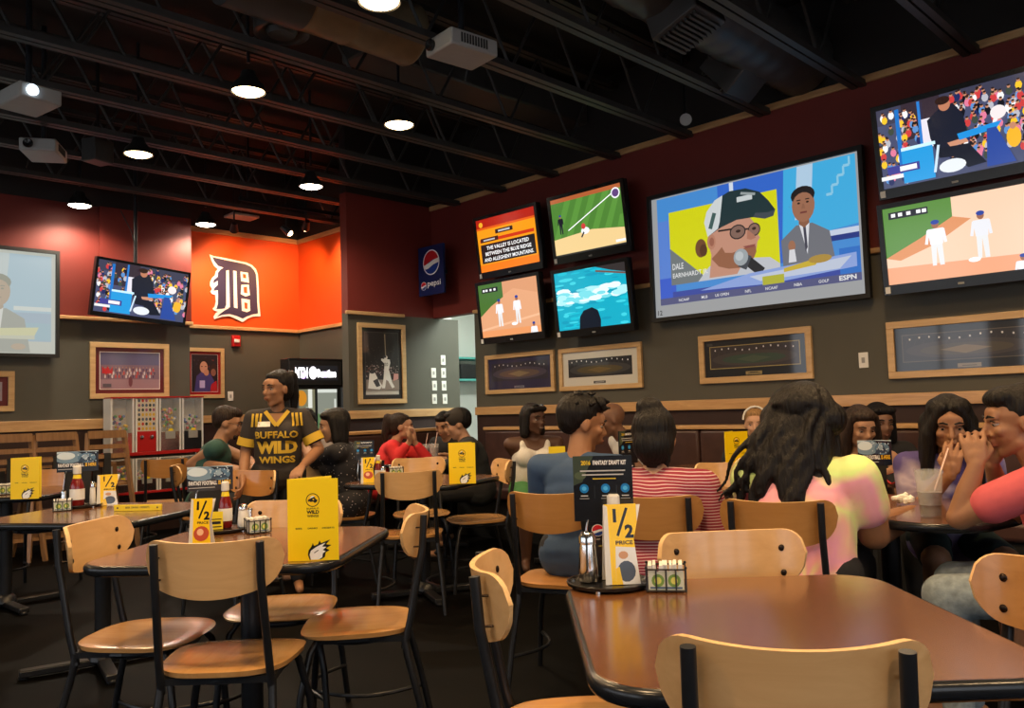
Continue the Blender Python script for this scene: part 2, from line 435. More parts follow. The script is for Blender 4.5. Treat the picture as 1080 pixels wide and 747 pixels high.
# ------------------------------------------------------------------ ducts
d = thing('round_duct', (3.0, 2.86, 3.86), 0, 'large black ribbed spiral duct running to the right wall above the big screen', 'duct')
prof = []
n = 64
for i in range(n+1):
    xx = 3.16*i/n; prof.append((.255 + (.008 if i % 4 == 0 else 0), xx))
mb = MB(); mb.lathe(prof, (0,0,0), 28)
mb.v = [(z, x, y) for x, y, z in mb.v]
mb.build('duct_body', M['duct'], d, smooth=60)
def register(x, y, z, rx):
    mt = Matrix.Translation((x, y, z)) @ Matrix.Rotation(radians(rx), 4, 'X')
    MB().box((-.17, -.17, -.14), (.17, .17, .2), mt=mt).build('air_register', M['duct'], d, bevel=.01)
    g = MB()
    for k in range(9): g.box((-.14, -.135+k*.033, -.165), (.14, -.12+k*.033, -.14), mt=mt)
    g.build('grille', M['joist'], d)
register(1.35, -.10, -.22, -18); register(2.55, .22, -.16, 50)
t = thing('duct_section', (3.05, 4.36, 3.78), 0, 'tan sheet metal duct section lit warm from a nearby lamp', 'duct')
mb = MB(); prof = [(.2, -.42), (.205, -.41), (.2, -.40), (.2, -.1), (.204, -.09), (.2, -.08), (.2, .38), (.21, .4), (.2, .42)]
mb.lathe(prof, (0,0,0), 26); mb.v = [(z, x, y) for x, y, z in mb.v]; mb.build('duct_body', M['duct_tan'], t, smooth=60)
sb = MB()
for k in range(5): sb.box((-.35+k*.17, -.206, -.09), (-.34+k*.17, -.19, -.06))
sb.build('screw_tab', M['bolt'], t)
mb = MB().lathe([(.21, 0), (.21, .5)], (0,0,0), 24); mb.v = [(z-.92, x, y) for x, y, z in mb.v]; mb.build('flexible_sleeve', M['duct'], t)
sp = thing('ceiling_speaker', at_z(297, 36, 3.6), 0, 'round black speaker housing hung among the joists, left of the tan duct', 'speaker')
MB().lathe([(.02, .0), (.10, .03), (.15, .0), (.17, .0), (.17, .25), (.1, .3)], n=28).build('housing', M['duct'], sp)
MB().lathe([(.0, -.01), (.08, -.01), (.1, .02)], n=24, cap=False).build('cone', M['joist'], sp)
MB().box((-.01, -.01, .28), (.01, .01, .72)).build('hanger', M['steel'], sp)
# black ribbon of branch duct on the far side
tag(MB().box((3.6, 5.05, 3.95), (6.19, 5.4, 4.25)).build('branch_duct', M['duct'], bevel=.02), 'flat black rectangular branch duct high among the joists', 'duct')

# ------------------------------------------------------------------ ceiling lamps
def lamp(x, y, z, label, white=False, en=34):
    l = thing('dome_lamp', (x, y, z), 0, label, 'ceiling lamp', 'dome ceiling lamps')
    MB().lathe([(.112, -.004), (.118, .004), (.10, .05), (.06, .09), (.045, .14), (.0, .14)], n=24, cap=False).build('lamp_shade', M['lamp_shade'], l)
    MB().ell((0, 0, .012), (.106, .106, .035), 24).build('bulb', M['lamp_white' if white else 'lamp_glow'], l)
    MB().tube([(0, 0, .2), (0, 0, ZC-z)], .012, 8).build('stem', M['steel'], l)
    ld = bpy.data.lights.new('lamp_light', 'SPOT'); ld.energy = en*3.2; ld.spot_size = radians(160); ld.spot_blend = .6
    ld.color = (1, .83, .62) if white else (1, .66, .34); ld.shadow_soft_size = .09
    lo = bpy.data.objects.new('lamp_light', ld); COL.objects.link(lo); lo.location = (x, y, z-.03)
LP = [((400, 2), 'dome ceiling lamp cut by the top edge of the picture', 0), ((262, 97), 'warm dome ceiling lamp above the waitress, left of the tan duct', 0),
      ((421, 132), 'warm dome ceiling lamp below the tan duct', 0), ((146, 163), 'small warm dome lamp above the hung television on the left', 0),
      ((84, 217), 'white dome lamp close to the back left wall', 1), ((217, 237), 'white dome lamp left above the big wall emblem', 1), ((328, 197), 'small white dome lamp right above the wall emblem', 1)]
for (px, py), lab, w in LP:
    p = at_z(px, py, 3.4); lamp(p.x, p.y, p.z, lab, w, 46 if w else 34)
for x, y, wh in ((.9, 3.4, 'above the table with the bright yellow menu'), (.9, 1.2, 'above the near table on its left'), (2.6, 1.6, 'above the striped-shirt woman'), (4.3, 1.6, 'above the drinking girl'),
        (.9, 5.2, 'above the left table'), (4.2, -.4, 'over the wall bench behind the view'), (-1.2, 6.9, 'toward the far left corner'), (-.7, .3, 'just left of the viewer, added as warm fill'), (.6, -1.0, 'right behind the viewer, added as warm fill'), (-.9, 2.4, 'by the left windows, added as warm fill'), (2.4, -.9, 'behind the near table, added as warm fill')):  # last four are unseen lamps, added to warm the near chair backs
    lamp(x, y, 3.4, 'dome ceiling lamp outside the picture, ' + wh, 0, 48)
# red-lit track spots in the alcove
def track_spot(px, py, y, label, aim, en, col=(1, .50, .22)):
    p = at_y(px, py, y)
    l = thing('track_spot', p, 0, label, 'spotlight')
    q = (V(aim)-p).normalized(); 
    MB().tube([tuple(-q*.07), tuple(q*.05)], [.03, .05], 16).build('can', M['steel'], l)
    MB().ell(tuple(q*.05), (.036, .036, .036), 12).build('bulb', M['lamp_glow'], l)
    MB().tube([(0, 0, .03), (0, 0, ZC-p.z)], .01, 8).build('stem', M['steel'], l)
    ld = bpy.data.lights.new('spot_light', 'SPOT'); ld.energy = en; ld.spot_size = radians(95); ld.spot_blend = 1; ld.color = col; ld.shadow_soft_size = .05
    lo = bpy.data.objects.new('spot_light', ld); COL.objects.link(lo); lo.location = p + q*.1
    lo.rotation_euler = q.to_track_quat('-Z', 'Y').to_euler()
track_spot(323, 238, 8.55, 'reddish track spotlight shining at the alcove corner', (5.5, 9.6, 2.7), 120)
track_spot(247, 240, 8.9, 'small spotlight beside the white ceiling panel, above the emblem', (4.75, 9.6, 2.9), 70)
track_spot(302, 243, 8.8, 'small spotlight on the track between emblem and alcove corner', (5.68, 8.4, 2.8), 90)
tr = thing('track_rail', (5.0, 8.5, 3.6), 0, 'black lighting rail crossing the alcove ceiling', 'rail')
MB().box((-.7, -.02, 0), (.65, .02, .04)).build('bar', M['steel'], tr); MB().box((-.6, -.01, .04), (-.58, .01, .75)).build('hanger', M['steel'], tr)
p = at_z(255, 230, 3.6)
pn = thing('hung_panel', p, 0, 'pale flat panel hung beside the lamps above the emblem', 'panel')
MB().box((-.17, -.12, 0), (.17, .12, .03)).build('board', M['grey_plastic'], pn, bevel=.005); MB().box((-.01, -.01, .03), (.01, .01, .75)).build('hanger', M['steel'], pn)
p = at_z(103, 160, 3.55)
pn = thing('box_speaker', p, .4, 'dark grey box speaker hung among the joists on the left', 'speaker')
MB().box((-.1, -.08, -.1), (.1, .08, .1)).build('cabinet', M['duct'], pn, bevel=.01); MB().box((-.01, -.01, .1), (.01, .01, .8)).build('hanger', M['steel'], pn)
p = at_x(722, 127, 5.9)
pn = thing('wall_spot', p, 0, 'small silver spotlight high beside the end of the black duct', 'spotlight')
MB().tube([(0, 0, 0), (-.06, -.05, -.02)], [.04, .05], 14).build('can', M['grey_plastic'], pn); MB().box((-.01, -.01, .02), (.01, .01, ZC-p.z)).build('stem', M['steel'], pn)

# ------------------------------------------------------------------ projectors
def projector(px, py, z, rz, label, lit=False):
    p = at_z(px, py, z)
    r = thing('projector', p, rz, label, 'projector', 'ceiling projectors')
    MB().box((-.17, -.13, -.05), (.17, .13, .05)).build('case', M['grey_plastic'], r, bevel=.012)
    mb = MB()
    for k in range(10): mb.box((-.10+k*.02, -.134, -.025), (-.09+k*.02, -.129, .03))
    mb.build('vent', M['matte_black'], r)
    mb = MB().lathe([(.032, 0), (.036, .02), (.028, .03), (0, .02)], n=20); mb.v = [(-.17-z, x+.06, y) for x, y, z in mb.v]
    mb.build('lens', mat('lens_light', (.1, .1, .1), .1, emit=(.7, .85, 1), estr=3) if lit else M['black'], r)
    MB().tube([(0, 0, .05), (0, 0, ZC-z)], .02, 10).build('mount_pole', M['steel'], r)
    MB().box((-.06, -.06, .05), (.06, .06, .065)).build('mount_plate', M['steel'], r)
    MB().tube([(.12, .1, .03), (.15, .14, -.02), (.14, .16, -.10)], .006, 6).build('cable', M['matte_black'], r)
projector(487, 52, 3.34, radians(-5), 'pale ceiling projector over the middle of the room')
projector(30, 105, 3.3, radians(100), 'lit ceiling projector at the far left with a glowing lens', True)
projector(46, 159, 3.35, radians(60), 'ceiling projector at the left, below the lit projector')

# ------------------------------------------------------------------ wall boxes
def plate(p, rz, label, group=None, w=.07, h=.115):
    o = thing('switch_plate', p, rz, label, 'wall plate', group)
    MB().box((-w/2, -.008, -h/2), (w/2, 0, h/2)).build('cover', M['white'], o, bevel=.003)
    MB().box((-.012, -.014, -.02), (.012, -.008, .02)).build('switch', M['grey_plastic'], o, bevel=.002)
SW = [(467, 380, 'single top'), (457, 393.5, 'second row left'), (467.5, 393.5, 'second row right'), (458, 407, 'third row left'), (468, 407, 'third row right'), (458, 421, 'bottom row left'), (469, 421, 'bottom row right')]
for px, py, w in SW: plate(at_y(px, py, YP), 0, 'pale switch plate on the lit green wall, %s of the cluster' % w, 'switch plates')
plate(at_x(911, 380, XW), -pi/2, 'white outlet plate on the right wall between two framed pictures')
plate(at_y(243, 418, YD), 0, 'small white plate on the alcove wall beside the red-matted picture')
al = thing('fire_alarm', at_y(248, 360, YD), 0, 'red fire alarm strobe below the big wall emblem', 'alarm')
MB().box((-.055, -.04, -.07), (.055, 0, .07)).build('case', M['red_metal'], al, bevel=.008)
MB().box((-.035, -.055, -.02), (.035, -.04, .02)).build('strobe', M['white'], al, bevel=.004)

# ------------------------------------------------------------------ emblem on the alcove wall (old gothic letter D)
def emblem():
    # pixel outlines inside the photographed crop are redrawn in unit coordinates (0..1, y up)
    def U(pts): return [((x-85)/410, (640-y)/555) for x, y in pts]
    outer = U([(85,88),(118,98),(200,103),(300,115),(380,122),(430,140),(462,170),(478,215),(484,330),(486,460),(496,582),(430,590),(385,612),(345,642),(290,618),(240,600),(180,606),(118,632),(112,612),(130,580),(148,566),(118,558),(106,545),(124,520),(132,480),(128,425),(100,420),(88,400),(104,378),(88,350),(90,318),(104,285),(128,258),(134,225),(150,205),(120,180),(100,140)])
    inner = U([(106,108),(200,120),(300,130),(372,138),(418,155),(446,185),(460,220),(466,330),(468,460),(474,560),(425,572),(380,592),(346,612),(296,592),(240,578),(180,590),(138,610),(160,585),(200,552),(240,528),(290,522),(330,530),(360,548),(330,530),(300,526),(296,208),(272,205),(276,522),(244,526),(238,205),(222,212),(220,480),(206,520),(170,540),(134,545),(146,500),(148,430),(146,385),(112,394),(118,370),(146,340),(146,305),(110,330),(114,300),(146,270),(148,235),(170,205),(192,188),(150,178),(120,140)])
    t = thing('wall_emblem', at_y(221, 336, YD) + V((0, -.006, 0)), 0, 'big navy old gothic letter D with white outline on the warm-lit red wall', 'wall emblem')
    w, h = .655, .80
    nav = C(48, 44, 78); pc = Pic(w, h)
    mo = MB()
    mo.prism([(x*w, y*h) for x, y in outer], 0, .012); mo.v = [(x, -z, y) for x, y, z in mo.v]
    wm = mat('emblem_white', (.85, .85, .85), .5)
    mo.build('white_outline', wm, t, smooth=0, loc=(0, 0, -.02))
    mi = MB(); body = U([(106,108),(200,120),(300,130),(372,138),(418,155),(446,185),(460,220),(466,330),(468,460),(474,560),(425,572),(380,592),(346,612),(296,592),(240,578),(180,590),(138,610),(160,585),(200,552),(236,530),(170,540),(134,545),(146,500),(148,430),(146,385),(112,394),(118,370),(146,340),(146,305),(110,330),(114,300),(146,270),(148,235),(170,205),(192,188),(150,178),(120,140)])
    mi.prism([(x*w, y*h) for x, y in body], 0, .016); mi.v = [(x, -z, y) for x, y, z in mi.v]
    mi.build('navy_letter', mat('emblem_navy', (.035, .03, .075), .45), t, smooth=0, loc=(0, 0, -.02))
    bars = MB()
    for pts in ([(214,212),(234,205),(240,522),(196,548),(212,500)], [(270,205),(296,208),(302,528),(274,522)], [(330,208),(392,212),(400,298),(334,290)], [(336,322),(398,316),(406,405),(370,420),(330,402)], [(336,440),(404,446),(408,540),(380,556),(338,546)]):
        bars.prism([(x*w, y*h) for x, y in U(pts)], .016, .019)
    bars.v = [(x, -z, y) for x, y, z in bars.v]; bars.build('white_bars', wm, t, smooth=0, loc=(0, 0, -.02))
    oc = MB()
    for pts in ([(348,226),(374,228),(376,262),(350,260)], [(354,340),(382,334),(384,392),(356,388)], [(358,472),(384,476),(384,528),(362,524)]):
        oc.prism([(x*w, y*h) for x, y in U(pts)], .019, .0205)
    oc.v = [(x, -z, y) for x, y, z in oc.v]; oc.build('lit_wall_counters', M['warm_lit_wall'], t, smooth=0, loc=(0, 0, -.02))
emblem()
# ------------------------------------------------------------------ screen pictures
rnd = random.Random(3)
def crowd(p, x0, y0, x1, y1, n):
    cols = [C(200,60,60), C(235,235,235), C(30,40,90), C(240,190,40), C(60,70,60), C(220,120,150), C(15,15,25), C(90,140,200), C(180,180,190)]
    for k in range(n):
        y = y1 - (y1-y0)*k/n; x = x0+(x1-x0)*rnd.random()
        c = rnd.choice(cols)
        p.ell(x, y-.05, .022, .05, c, 8); p.ell(x, y+.005, .011, .022, C(190,130,100), 7); p.ell(x, y+.018, .011, .012, C(40,25,20), 6)
def pic_umpire(w, h):
    p = Pic(w, h, C(70, 75, 105)); 
    p.rect(0, .8, 1, 1, C(60,60,80)); p.rect(.18, .55, .45, 1, C(52,40,50))
    crowd(p, .0, .1, .3, .95, 60); crowd(p, .5, .2, 1, .97, 130)
    p.rect(.14, .1, .17, .95, C(30,110,190)); p.rect(.3, .45, .32, .98, C(40,120,200))
    p.rect(.32, .4, .42, .75, C(225,220,230))
    p.poly([(.36,.72),(.44,.82),(.54,.86),(.60,.70),(.62,.45),(.55,.35),(.40,.34),(.37,.5)], C(22,26,42))
    p.ell(.485, .86, .04, .075, C(185,120,90)); p.ell(.475, .915, .05, .05, C(45,25,20))
    p.poly([(.48,.40),(.60,.42),(.62,.36),(.50,.34)], C(200,140,110))
    p.poly([(.40,.36),(.62,.34),(.72,.08),(.60,.06),(.52,.22),(.42,.24)], C(18,22,36))
    p.poly([(.55,.48),(.84,.52),(.80,.44),(.56,.40)], C(30,140,215)); p.poly([(.74,.46),(.80,.46),(.90,.02),(.72,.02)], C(40,70,150))
    p.rect(.16, .02, .38, .46, C(35,150,215)); p.rect(.16, .42, .4, .46, C(200,235,250)); p.line(.38, .08, .42, .40, .03, C(200,220,235))
    p.ell(.5, .12, .09, .08, C(225,230,235)); p.rect(0, .10, .16, .15, C(230,230,230)); p.rect(.05, .16, .28, .26, C(60,60,140)); p.rect(.14, .18, .26, .24, C(240,240,240))
    p.ell(.90, .30, .045, .12, C(235,175,40)); p.ell(.9, .43, .02, .04, C(190,130,100)); p.ell(.82, .62, .05, .08, C(235,225,225))
    return p
def player(p, x, y, s, top, bot=C(225,225,225), ar=1.5):
    sx = s/ar
    p.poly([(x-.10*sx,y),(x-.03*sx,y),(x,y+.42*s),(x+.03*sx,y+.0),(x+.11*sx,y),(x+.10*sx,y+.5*s),(x-.10*sx,y+.5*s)], bot)
    p.poly([(x-.11*sx,y+.46*s),(x+.11*sx,y+.46*s),(x+.14*sx,y+.8*s),(x-.14*sx,y+.8*s)], top)
    p.line(x-.13*sx, y+.78*s, x-.18*sx, y+.48*s, .06*s, top); p.line(x+.13*sx, y+.78*s, x+.16*sx, y+.48*s, .06*s, top)
    p.ell(x, y+.89*s, .065*sx, .085*s, C(150,95,70)); p.ell(x, y+.94*s, .075*sx, .05*s, C(30,60,150))
def pic_infield(w, h):
    p = Pic(w, h, C(222,160,118)); p.poly([(0,.4),(0,1),(.42,1),(.42,.72),(.2,.58)], C(70,110,45))
    p.poly([(.42,1),(1,1),(1,.7),(.6,.85),(.42,.75)], C(214,150,108)); p.rect(0, 0, 1, .12, C(228,150,95)); p.poly([(0,.12),(1,.30),(1,.34),(0,.16)], C(235,180,140))
    p.rect(.06, .84, .34, .93, C(30,30,30)); [p.rect(q, .865, q+.035, .905, WHT) for q in (.08,.13,.20,.27)]
    player(p, .34, .18, .52, C(235,235,240)); player(p, .64, .2, .52, C(235,235,240), ar=1.5); player(p, .88, -.25, .45, C(235,235,240))
    p.ell(.57, .2, .05, .03, C(245,245,245)); return p
def pic_infield_wide(w, h):
    p = Pic(w, h, C(240,200,170)); p.poly([(0,.35),(0,1),(.48,1),(.48,.76),(.25,.55)], C(88,135,60))
    p.poly([(0,.35),(.25,.55),(.48,.76),(.6,.7),(.35,.45),(.1,.3)], C(214,140,90))
    p.poly([(0,0),(1,.0),(1,.18),(0,.22)], C(232,160,120))
    p.rect(.04, .85, .32, .94, C(35,35,45)); [p.rect(q, .875, q+.03, .92, WHT) for q in (.06,.11,.17,.24,.28)]
    player(p, .36, .18, .58, C(235,235,245)); player(p, .66, .2, .58, C(225,225,230), ar=1.6); player(p, .90, -.26, .45, C(235,235,245))
    p.ell(.60, .19, .04, .03, C(250,250,250)); return p
def pic_foul(w, h):
    p = Pic(w, h, C(75,125,50))
    for k in range(6): p.poly([(-0+k*.18, .3+0*k), (.09+k*.18, .3), (min(1,.30+k*.18), .93), (min(1,.21+k*.18), .93)] if .21+k*.18 < .95 else [(.9,.3),(.99,.3),(1,.5),(.95,.5)], C(88,142,58))
    p.poly([(0,.93),(1,.93),(1,1),(0,1)], C(170,90,50)); p.poly([(0,0),(1,0),(1,.28),(.55,.36),(0,.30)], C(232,200,140))
    p.line(.22, .42, .95, .92, .018, C(250,250,250)); player(p, .12, .38, .34, C(25,25,35), C(30,30,40)); 
    p.ell(.46, .36, .06, .06, C(235,235,235)); p.ell(.44, .44, .03, .05, C(200,60,60)); p.line(.44, .34, .40, .26, .03, C(30,30,50))
    p.ell(.92, .86, .06, .09, C(235,235,240)); p.ell(.92, .86, .045, .065, C(90,60,120)); p.rect(0, 0, 1, .03, C(40,40,40)); p.rect(.86, .06, .99, .1, C(240,240,240))
    return p
def pic_trivia(w, h):
    p = Pic(w, h, C(240,150,20)); p.rect(0, .82, 1, 1, C(170,30,15)); p.rect(0, .8, 1, .84, C(220,90,20)); p.rect(.04, .56, .96, .62, C(200,50,20)); p.rect(.0, 0, 1, .14, C(245,120,15))
    p.ell(.08, .9, .035, .05, C(245,170,40)); p.rect(.32, .68, .62, .76, C(40,25,25)); p.rect(.37, .705, .57, .735, C(190,190,190))
    p.rect(.05, .56, .36, .64, C(60,30,25)); p.rect(.10, .585, .30, .61, C(190,190,190))
    p.rect(.04, .16, .96, .52, C(28,24,24))
    p.text('THE VALLEY IS LOCATED', .5, .41, .07, WHT, width=.72, bold=.02); p.text('BETWEEN THE BLUE RIDGE', .5, .30, .07, WHT, width=.78, bold=.02); p.text('AND ALLEGHENY MOUNTAINS.', .5, .19, .07, WHT, width=.84, bold=.02)
    return p
def pic_surf(w, h):
    p = Pic(w, h, C(15,165,190))
    for k in range(60):
        x, y = rnd.random(), rnd.random(); p.ell(x, y, .04+.07*rnd.random(), .012+.02*rnd.random(), rnd.choice([C(20,185,205), C(10,150,180), C(60,205,220)]), 8)
    for k in range(46):
        x = .05+.9*rnd.random(); y = .45+.22*rnd.random(); p.ell(x, y, .06+.06*rnd.random(), .02+.04*rnd.random(), rnd.choice([C(225,245,245), C(170,230,235), C(120,215,225)]), 8)
    p.poly([(.6,1),(1,1),(1,.84),(.82,.9)], C(50,45,45)); p.line(.6, .93, 1, .82, .03, C(110,80,70))
    p.poly([(.30,0),(.32,.20),(.38,.3),(.5,.34),(.58,.28),(.61,.12),(.60,0)], C(12,22,35)); return p
def face(p, x, y, s, skin, hair, ar=1.77):
    p.ell(x, y, .17*s/ar, .24*s, skin, 20); p.ell(x, y+.14*s, .18*s/ar, .13*s, hair, 16); p.ell(x, y+.03*s, .155*s/ar, .15*s, skin, 16)
    for sx in (-1, 1): p.ell(x+sx*.065*s/ar, y+.035*s, .022*s/ar, .014*s, C(30,20,15), 8); p.rect(x+(sx*.065-.03)*s/ar, y+.07*s, x+(sx*.065+.03)*s/ar, y+.085*s, hair)
    p.poly([(x-.012*s/ar, y+.02*s), (x+.012*s/ar, y+.02*s), (x+.03*s/ar, y-.05*s), (x-.03*s/ar, y-.05*s)], tuple(c*.8 for c in skin)); p.rect(x-.05*s/ar, y-.115*s, x+.05*s/ar, y-.09*s, C(120,60,55))
def anchor(p, x, y, s, ar=1.77):
    p.poly([(x-.34*s/ar,y-.95*s),(x-.36*s/ar,y-.45*s),(x-.12*s/ar,y-.27*s),(x+.12*s/ar,y-.27*s),(x+.36*s/ar,y-.42*s),(x+.44*s/ar,y-.95*s)], C(120,122,130))
    p.poly([(x-.08*s/ar,y-.24*s),(x+.08*s/ar,y-.24*s),(x+.03*s/ar,y-.7*s)], C(235,235,240)); p.poly([(x-.02*s/ar,y-.28*s),(x+.02*s/ar,y-.28*s),(x+.035*s/ar,y-.6*s),(x,y-.66*s)], C(70,70,85))
    p.poly([(x-.07*s/ar,y-.1*s),(x+.07*s/ar,y-.1*s),(x+.08*s/ar,y-.26*s),(x,y-.32*s),(x-.08*s/ar,y-.26*s)], C(150,100,75))
    face(p, x, y, s, C(168,115,88), C(35,28,28), ar)
    p.ell(x-.20*s/ar, y-.55*s, .055*s/ar, .08*s, C(170,118,90)); p.ell(x+.28*s/ar, y-.86*s, .10*s/ar, .05*s, C(170,118,90)); p.poly([(x-.26*s/ar,y-.78*s),(x-.14*s/ar,y-.78*s),(x-.16*s/ar,y-.6*s),(x-.24*s/ar,y-.6*s)], C(230,230,235))
def pic_studio(w, h):
    p = Pic(w, h, C(168,170,172)); p.rect(.03, .10, .985, .99, C(75,150,225)); p.rect(.03, .30, .10, .80, C(95,140,225)); p.rect(.03, .10, .12, .32, C(60,100,215)); p.rect(.10, .1, .985, .2, C(60,80,170))
    p.poly([(.36,.99),(.68,.99),(.66,.3),(.36,.3)], C(55,110,215)); p.poly([(.68,.99),(.985,.99),(.985,.5),(.66,.45)], C(70,185,240))
    p.poly([(.74,.99),(.81,.99),(.79,.6),(.72,.6)], C(190,220,245)); p.rect(.42, .9, .44, .99, C(225,235,250))
    for k in range(4): p.line(.86+k*.025, .74+k*.06, .885+k*.025, .74+k*.06, .02, C(150,215,245)); p.line(.885+k*.025, .74+k*.06, .885+k*.025, .80+k*.06, .015, C(150,215,245))
    p.rect(.84, .44, .985, .48, C(215,225,245)); p.rect(.80, .40, .985, .44, C(40,60,140)); p.rect(.9, .15, .985, .34, C(50,120,210))
    # photo panel with the bearded man in a cap
    p.rect(.095, .255, .645, .86, C(228,228,20)); p.poly([(.095,.255),(.30,.255),(.095,.56)], C(120,128,130))
    p.poly([(.24,.255),(.30,.36),(.36,.40),(.5,.38),(.60,.36),(.645,.30),(.645,.255)], C(205,208,215)); sk = C(208,152,128)
    p.poly([(.30,.27),(.315,.45),(.30,.56),(.32,.68),(.40,.74),(.50,.72),(.535,.64),(.545,.56),(.558,.52),(.545,.495),(.54,.45),(.53,.40),(.50,.345),(.46,.32),(.44,.27)], sk)
    p.poly([(.315,.42),(.345,.46),(.37,.50),(.385,.45),(.42,.44),(.47,.455),(.50,.47),(.535,.465),(.538,.42),(.525,.375),(.495,.335),(.45,.315),(.40,.32),(.35,.35)], C(158,104,76))
    p.ell(.262, .52, .030, .075, C(120,78,48)); p.ell(.275, .50, .02, .05, C(92,58,36)); p.ell(.318, .555, .022, .062, C(196,136,110)); p.ell(.320, .555, .012, .035, C(165,105,84))
    p.poly([(.30,.60),(.285,.72),(.30,.80),(.345,.88),(.42,.925),(.50,.92),(.565,.87),(.605,.79),(.635,.71),(.625,.665),(.585,.655),(.53,.685),(.45,.69),(.37,.655)], C(34,56,60))
    p.poly([(.30,.60),(.285,.72),(.30,.80),(.345,.88),(.385,.905),(.375,.80),(.365,.70),(.355,.65)], C(222,228,228)); p.poly([(.53,.685),(.585,.655),(.625,.665),(.635,.71),(.60,.70),(.54,.715)], C(70,78,86))
    p.line(.315,.66,.34,.78,.035,C(70,100,96)); p.rect(.455,.825,.53,.865,C(215,222,222)); p.line(.475,.89,.545,.86,.02,C(160,170,170))
    p.line(.355,.63,.43,.625,.014,C(40,34,32)); p.ell(.452, .595, .040, .058, C(52,44,44)); p.ell(.452, .595, .034, .048, C(140,108,96)); p.ell(.532, .59, .030, .052, C(52,44,44)); p.ell(.532, .59, .025, .043, C(150,112,98)); p.line(.49,.605,.505,.603,.014,C(52,44,44))
    p.ell(.455,.60,.012,.012,C(60,40,34)); p.ell(.532,.598,.010,.012,C(60,40,34)); p.poly([(.50,.60),(.53,.55),(.54,.525),(.515,.515),(.495,.53)], C(186,126,102)); p.poly([(.475,.475),(.535,.478),(.53,.458),(.49,.455)], C(150,82,74))
    p.line(.475, .39, .56, .255, .075, C(36,40,46)); p.line(.46, .375, .50, .34, .11, C(70,76,84)); p.ell(.462, .395, .036, .066, C(168,176,180)); p.ell(.455, .405, .020, .036, C(200,206,208))
    p.text('DALE', .105, .38, .05, WHT, align='L', width=.06); p.text('EARNHARDT JR.', .105, .30, .05, WHT, align='L', width=.19)
    anchor(p, .76, .70, .52)
    p.poly([(.25,.18),(.5,.26),(.97,.30),(.97,.2),(.6,.16)], C(150,175,235)); p.poly([(.5,.235),(.95,.28),(.9,.20),(.55,.19)], C(205,215,235)); p.poly([(.66,.26),(.82,.30),(.80,.25),(.66,.23)], C(215,185,60)); p.rect(.56, .14, .66, .22, C(190,190,60)); p.ell(.82,.29,.05,.03,C(185,150,70))
    p.rect(.03, .10, .985, .155, C(88,92,135))
    for x, t in ((.16,'NCAAF'),(.27,'MLB'),(.36,'US OPEN'),(.49,'NFL'),(.60,'NCAAF'),(.72,'NBA'),(.83,'GOLF')): p.text(t, x, .115, .022, WHT)
    p.text('ESPN', .93, .112, .035, WHT, width=.07, bold=.03); p.text('12', .025, .02, .04, C(40,40,40))
    return p
def pic_studio_left(w, h):
    p = Pic(w, h, C(196,198,196)); p.rect(.02, .12, .98, .97, C(120,165,215)); p.rect(.6, .4, .98, .97, C(140,195,235)); p.poly([(.70,.97),(.78,.97),(.76,.55),(.68,.55)], C(195,215,230))
    p.rect(.05, .3, .6, .85, C(210,210,70)); p.rect(.80, .42, .98, .46, C(225,235,240)); p.rect(.84, .13, .98, .30, C(110,175,215))
    anchor(p, .725, .60, .62); p.rect(.02, .14, .9, .22, C(200,200,180)); p.poly([(.55,.22),(.92,.26),(.9,.18),(.55,.16)], C(220,215,150))
    wsh = C(205,208,190); p.c = [tuple(c*.45+q*.55 for c, q in zip(k, wsh)) for k in p.c]; return p

# ------------------------------------------------------------------ televisions and screens
def tv(cx, cy, off, w, h, tilt, pic, label, group='wall televisions'):
    c = at_x(cx, cy, XW-off)
    r = thing('television', (c.x, c.y, c.z-h/2), -pi/2, label, 'television', group)
    rot = Matrix.Rotation(radians(-tilt), 4, 'X')
    mt = Matrix.Translation((0, 0, h/2)) @ Matrix.Rotation(radians(tilt), 4, 'X')
    def ob(mb, name, m, **k): mb.v = [tuple(mt @ V(p)) for p in mb.v]; return mb.build(name, m, r, **k)
    b = .035; bb = .07
    ob(MB().box((-w/2, -.012, -h/2), (w/2, .05, h/2)).box((-w/2+.08, .05, -h/2+.08), (w/2-.08, .09, h/2-.08)), 'case', M['black'], bevel=.008)
    fr = MB()
    fr.box((-w/2, -.024, h/2-b), (w/2, -.0125, h/2)).box((-w/2, -.024, -h/2), (w/2, -.0125, -h/2+bb)).box((-w/2, -.024, -h/2+bb), (-w/2+b, -.0125, h/2-b)).box((w/2-b, -.024, -h/2+bb), (w/2, -.0125, h/2-b))
    ob(fr, 'bezel', M['black'], smooth=0)
    ob(MB().box((-w/2+.01, -.0255, -h/2+.012), (-w/2+.045, -.0245, -h/2+.058)), 'number_sticker', M['white'], smooth=0)
    pc = pic(w-2*b, h-b-bb); s = pc.build('screen', M['screen'], r); s.matrix_local = mt @ Matrix.Translation((-w/2+b, -.014, -h/2+bb))
    ob(MB().box((-.02, -.0255, -h/2+.02), (.02, -.0245, -h/2+.034)), 'maker_badge', M['grey_plastic'], smooth=0)
    MB().box((-.15, .09, h/2-.15), (.15, off, h/2+.15)).build('wall_mount', M['steel'], r)
    return r
tv(535.8, 255.8, .20, .93, .66, 7, pic_trivia, 'television showing an orange trivia question, top left of four')
tv(620.5, 235.8, .20, .93, .66, 7, pic_foul, 'television showing a green outfield foul line, top right of four')
tv(538, 326.6, .20, .93, .66, 6, pic_infield, 'television showing two baseball players, bottom left of four')
tv(624.6, 316, .20, .93, .66, 6, pic_surf, 'television showing turquoise water, bottom right of four')
tv(1003.5, 144.5, .20, 1.0, .66, 7, pic_umpire, 'television showing a seated man before a crowd, top right corner')
